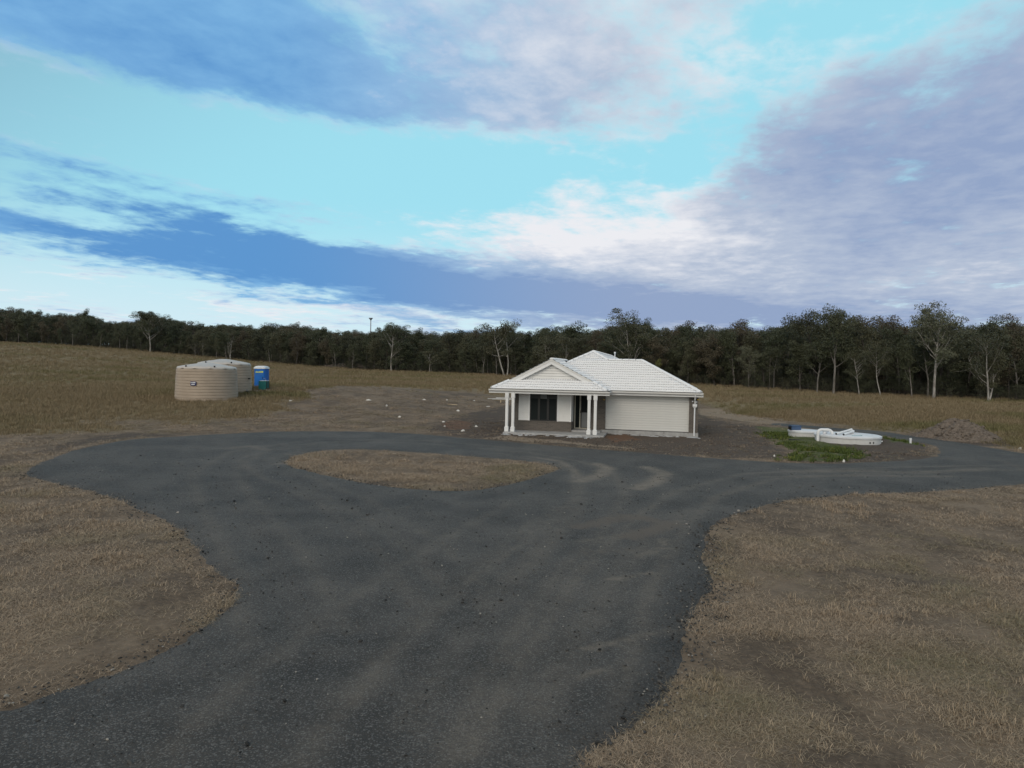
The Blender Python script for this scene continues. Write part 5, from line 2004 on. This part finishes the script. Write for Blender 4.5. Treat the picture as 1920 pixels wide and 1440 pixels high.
def region(px):
    if px < 330:
        return 'on the rise left of the tanks'
    if px < 620:
        return 'behind tanks and toilet'
    if px < 905:
        return 'behind the open field'
    if px < 1320:
        return 'behind the house'
    if px < 1640:
        return 'behind the septic tank'
    return 'behind the soil heap'


rt = random.Random(21)
# individual trees one can point at
SPECIAL = [
    # px, base py, top py, kwargs, wide, rz, label
    (947, 703, 597, dict(seed=31, bare=.42, spread=.30, nl=12, trunks=3, leaf=.75, bark=M_BARKP, lmat=M_LEAF2, rad=.15), 1.15, 0.3, 'open white-limbed gum with several trunks just left of the house roof'),
    (1184, 716, 583, dict(seed=33, bare=.30, spread=.36, nl=13, trunks=2, leaf=.9, bark=M_BARKP, lmat=M_LEAF2, rad=.17), 1.1, 1.0, 'tall pale-limbed gum rising behind the garage roof'),
    (281, 663, 585, dict(seed=35, bare=.34, spread=.42, nl=14, leaf=1.3, bark=M_BARKP, lmat=M_LEAF, rad=.22), 1.15, 2.0, 'broad spreading gum with stout pale trunk and side limb'),
    (432, 676, 630, dict(seed=37, bare=.25, spread=.40, nl=9, trunks=2, bark=M_BARKP, lmat=None, dead=True, rad=.20), 1.0, .5, 'small bare dead tree with pale limbs above the water tanks'),
    (733, 692, 608, dict(seed=39, bare=.36, spread=.40, nl=11, leaf=1.1, bark=M_BARKP, lmat=M_LEAF, rad=.22), 1.1, .2, 'pale-stemmed gum standing forward at the end of the earth bank'),
    (1563, 740, 572, dict(seed=41, bare=.35, spread=.28, nl=11, leaf=1.1, bark=M_BARKM, lmat=M_LEAF, rad=.18), .95, 0, 'tallest dark gum with pointed crown behind the septic tank'),
    (1752, 748, 576, dict(seed=43, bare=.40, spread=.34, nl=14, trunks=1, leaf=1.0, bark=M_BARKP, lmat=M_LEAF3, rad=.20), 1.0, 1.7, 'gum with lacy open grey-green top and leaning pale trunk'),
    (1856, 757, 612, dict(seed=45, bare=.22, spread=.40, nl=10, trunks=2, leaf=.8, bark=M_BARKP, lmat=M_LEAF, rad=.17), 1.0, .9, 'forked pale-trunked gum standing forward behind the soil heap'),
    (1405, 727, 650, dict(seed=47, bare=.28, spread=.36, nl=10, leaf=1.0, bark=M_BARKM, lmat=M_LEAF3, rad=.12), .9, 0, 'small grey-green gum sapling at the wood edge right of the garage'),
    (1232, 715, 664, dict(seed=49, bare=.12, spread=.30, nl=12, leaf=.9, cone=True, bark=M_BARKM, lmat=M_LEAF4, rad=.10), .8, 0, 'yellow-green pointed sapling just above the garage roof'),
    (365, 670, 640, dict(seed=51, bare=.10, spread=.55, nl=12, trunks=2, bark=M_BARKM, lmat=None, dead=True, rad=.10), 1.1, 0, 'bare twiggy shrub at the wood edge above the beige tanks'),
    (1612, 738, 655, dict(seed=53, bare=.40, spread=.34, nl=9, bark=M_BARKP, lmat=M_LEAF2, leaf=.7, rad=.16), 1.0, 2.2, 'slim white-trunked gum at the field edge above the septic tank'),
    (1653, 740, 640, dict(seed=55, bare=.42, spread=.30, nl=9, bark=M_BARKP, lmat=M_LEAF2, leaf=.7, rad=.15), .95, 1.2, 'straight white-trunked gum beside the slim one above the septic tank'),
    (742, 697, 652, dict(seed=57, bare=.2, spread=.36, nl=10, bark=M_BARKM, lmat=M_LEAF3, leaf=.8, rad=.12), 1.0, 1.2, 'short grey-green gum right beside the earth bank gum'),
]
for (px, pb, ptop, kw, wide, rz_t, lb) in SPECIAL:
    ang = ray(px, 700)
    yy = 60.0
    for _ in range(60):                                   # the spot on the tree line that lies in this direction
        yy = 0.5 * yy + 0.5 * float(tree_y(yy * ang.x / ang.y))
    yy -= 1.2
    xx = yy * ang.x / ang.y
    zz = gz1(xx, yy)
    _, pyb = px_of(xx, yy, zz)
    h = (pyb - ptop) * yy / F_PX
    pr_ = gum(**kw)
    plant(pr_, xx, yy, h * 0.97, wide, rz_t, lb)

made = []
ROWS = [(0.5, 3.9), (5.0, 3.7), (10.5, 4.2), (17.0, 4.8)]
for ri, (back, sp) in enumerate(ROWS):
    x = -168.0
    while x < 92:
        x += sp * rt.uniform(.6, 1.45) * (1.0 if x > -60 else 1.25)
        y = float(tree_y(x)) + back + rt.uniform(-1.8, 2.2)
        px, _ = px_of(x, y, gz1(x, y))
        if not (-60 < px < 1990):
            continue
        made.append((x, y, ri, px))
made = sorted(made, key=lambda a: a[2])[:285]
for (x, y, ri, px) in made:
    z = gz1(x, y)
    h = top_h(x, y, z) * (rt.uniform(.60, 1.0) if ri < 2 else rt.choice((rt.uniform(.70, .90), rt.uniform(.85, 1.0), rt.uniform(1.0, 1.14))))
    if ri == 0:
        k = rt.choice((0, 2, 3, 5, 8, 6, 6, 7, 4, 0))
        h *= rt.uniform(.75, 1.0)
    else:
        k = rt.choice((0, 1, 2, 4, 6, 6, 1, 8, 0, 3))
    depth = ('at the wood edge ', 'second row of the wood ', 'deep in the wood ', 'deep in the wood ')[ri]
    lb = LOOK[k] + ' ' + depth + region(px)
    plant(PROTO[k], x, y, max(4.5, h), rt.uniform(.85, 1.25), rt.uniform(0, 6.28), lb, 'tree', 'gum trees ' + depth + region(px) + ', ' + LOOK[k])

# low shrubs along the wood edge
SHR = [gum(70 + k, H=3.0, bare=.05, spread=.42, nl=9, trunks=2, leaf=.5, bark=M_BARKD, lmat=(M_LEAF, M_LEAF2, M_LEAF3)[k], rad=.05) for k in range(3)]
for px in list(range(20, 930, 62)) + list(range(1330, 1930, 66)):
    ang = ray(px + rt.uniform(-20, 20), 700)
    yy = 60.0
    for _ in range(60):
        yy = 0.5 * yy + 0.5 * float(tree_y(yy * ang.x / ang.y))
    yy += rt.uniform(-1.5, 2.5)
    k = rt.randrange(3)
    lb = ('dark green', 'olive', 'grey-green')[k] + ' low shrub at the wood edge ' + region(px)
    plant(SHR[k], yy * ang.x / ang.y, yy, rt.uniform(1.0, 2.2), rt.uniform(1.0, 1.5), rt.uniform(0, 6), lb, 'shrub', 'shrubs: ' + lb, 'shrub', 3.0)


# the rest of the wood behind, seen only as a mass
def joined(p):
    bm = bmesh.new()
    bm.from_mesh(p[0])
    bm.from_mesh(p[1])
    me = bpy.data.meshes.new('wood_tree')
    bm.to_mesh(me)
    nt, nc = len(p[0].polygons), len(p[1].polygons)
    bm.free()
    me.materials.append(p[0].materials[0])
    me.materials.append(p[1].materials[0])
    me.polygons.foreach_set('material_index', np.concatenate([np.zeros(nt, np.int32), np.ones(nc, np.int32)]))
    return me


r9 = np.random.default_rng(99)
bx, by = [], []
for (b0, b1, num) in ((20, 60, 900), (60, 130, 800), (130, 330, 800)):
    x = r9.uniform(-260 - b0, 170 + b0, num)
    y = tree_y(np.clip(x, -260, 140)) + r9.uniform(b0, b1, num)
    bx.append(x)
    by.append(y)
bx, by = np.concatenate(bx), np.concatenate(by)
pxs = 960 + F_PX * bx / by
k = (pxs > -250) & (pxs < 2170)
bx, by = bx[k], by[k]
bz = gz(bx, by)
th_ = np.array([top_h(a, b, c) for a, b, c in zip(bx, by, bz)])
hh = np.clip(np.minimum(r9.uniform(10.5, 13.0, len(bx)), th_ * r9.uniform(.82, 1.02, len(bx))), 5.0, 14.0)
s_ = hh / 12.0
wd_ = s_ * r9.uniform(.95, 1.35, len(bx))
protos = [joined(PROTO[i]) for i in (0, 1, 2, 8, 6)]
instancer('distant_wood', protos, np.stack([bx, by, bz], 1), np.stack([np.zeros(len(bx)), np.zeros(len(bx)), r9.uniform(0, 6.28, len(bx))], 1),
          np.stack([wd_, wd_, s_], 1), r9.integers(0, 5, len(bx)), np.zeros(len(bx)), 'dense dark gum wood stretching away behind the front trees', 'wood')

# scrub under the trees
ux = r9.uniform(-250, 130, 2600)
uy = tree_y(ux) + 2.5 + 70 * r9.uniform(0, 1, 2600) ** 1.6
pxs = 960 + F_PX * ux / uy
k = (pxs > -150) & (pxs < 2070)
ux, uy = ux[k], uy[k]
s_ = r9.uniform(.35, 1.0, len(ux)) * np.where(ux < -60, 1.25, 1.0)
instancer('undergrowth', [joined(p_) for p_ in SHR], np.stack([ux, uy, gz(ux, uy)], 1), np.stack([np.zeros(len(ux)), np.zeros(len(ux)), r9.uniform(0, 6.28, len(ux))], 1),
          np.stack([s_ * 1.5, s_ * 1.5, s_], 1), r9.integers(0, 2, len(ux)), np.zeros(len(ux)), 'dark scrub growing under the trees of the wood', 'undergrowth')

# ------------------------------------------------------------------ light mast above the wood, white cabinet in the trees
ang = ray(695, 620)
yy = 330.0
xx = yy * ang.x / ang.y
zb = gz1(xx, yy)
_, pyb = px_of(xx, yy, zb)
ht = (pyb - 597) * yy / F_PX
mast = empty('light_mast', (xx, yy, zb), 0, 'tall thin light mast standing above the far treetops', 'mast')
MB().tube([(0, 0, -.5), (0, 0, ht - .3)], [.32, .20], 10).build('pole', M_STEELG, mast, smooth=True)
MB().tube([(0, 0, ht - .9), (0, 0, ht)], [.25, .9], 12).build('head_frame', M_STEELG, mast)
for k in range(6):
    a = k * math.pi / 3
    o = MB().box(-.22, .22, -.12, .12, -.16, .16).build('floodlight', M_STEELG, mast)
    o.location = (.75 * math.cos(a), .75 * math.sin(a), ht + .05)
    o.rotation_euler = (0, .4, a)
wp = hit(639, 685)
cab = empty('white_cabinet', (wp.x, wp.y, wp.z - .05), 0, 'small white ribbed cabinet at the wood edge above the earth bank', 'cabinet')
hb2('box', M_WHITE, cab, (-.52, .52, -.3, .3, 0, .62))
for k in range(4):
    hb2('rib', M_WHITE, cab, (-.5 + k * .3, -.4 + k * .3, -.34, -.30, 0.02, .6))
hb2('top', M_CLAD, cab, (-.56, .56, -.36, .34, .62, .67))
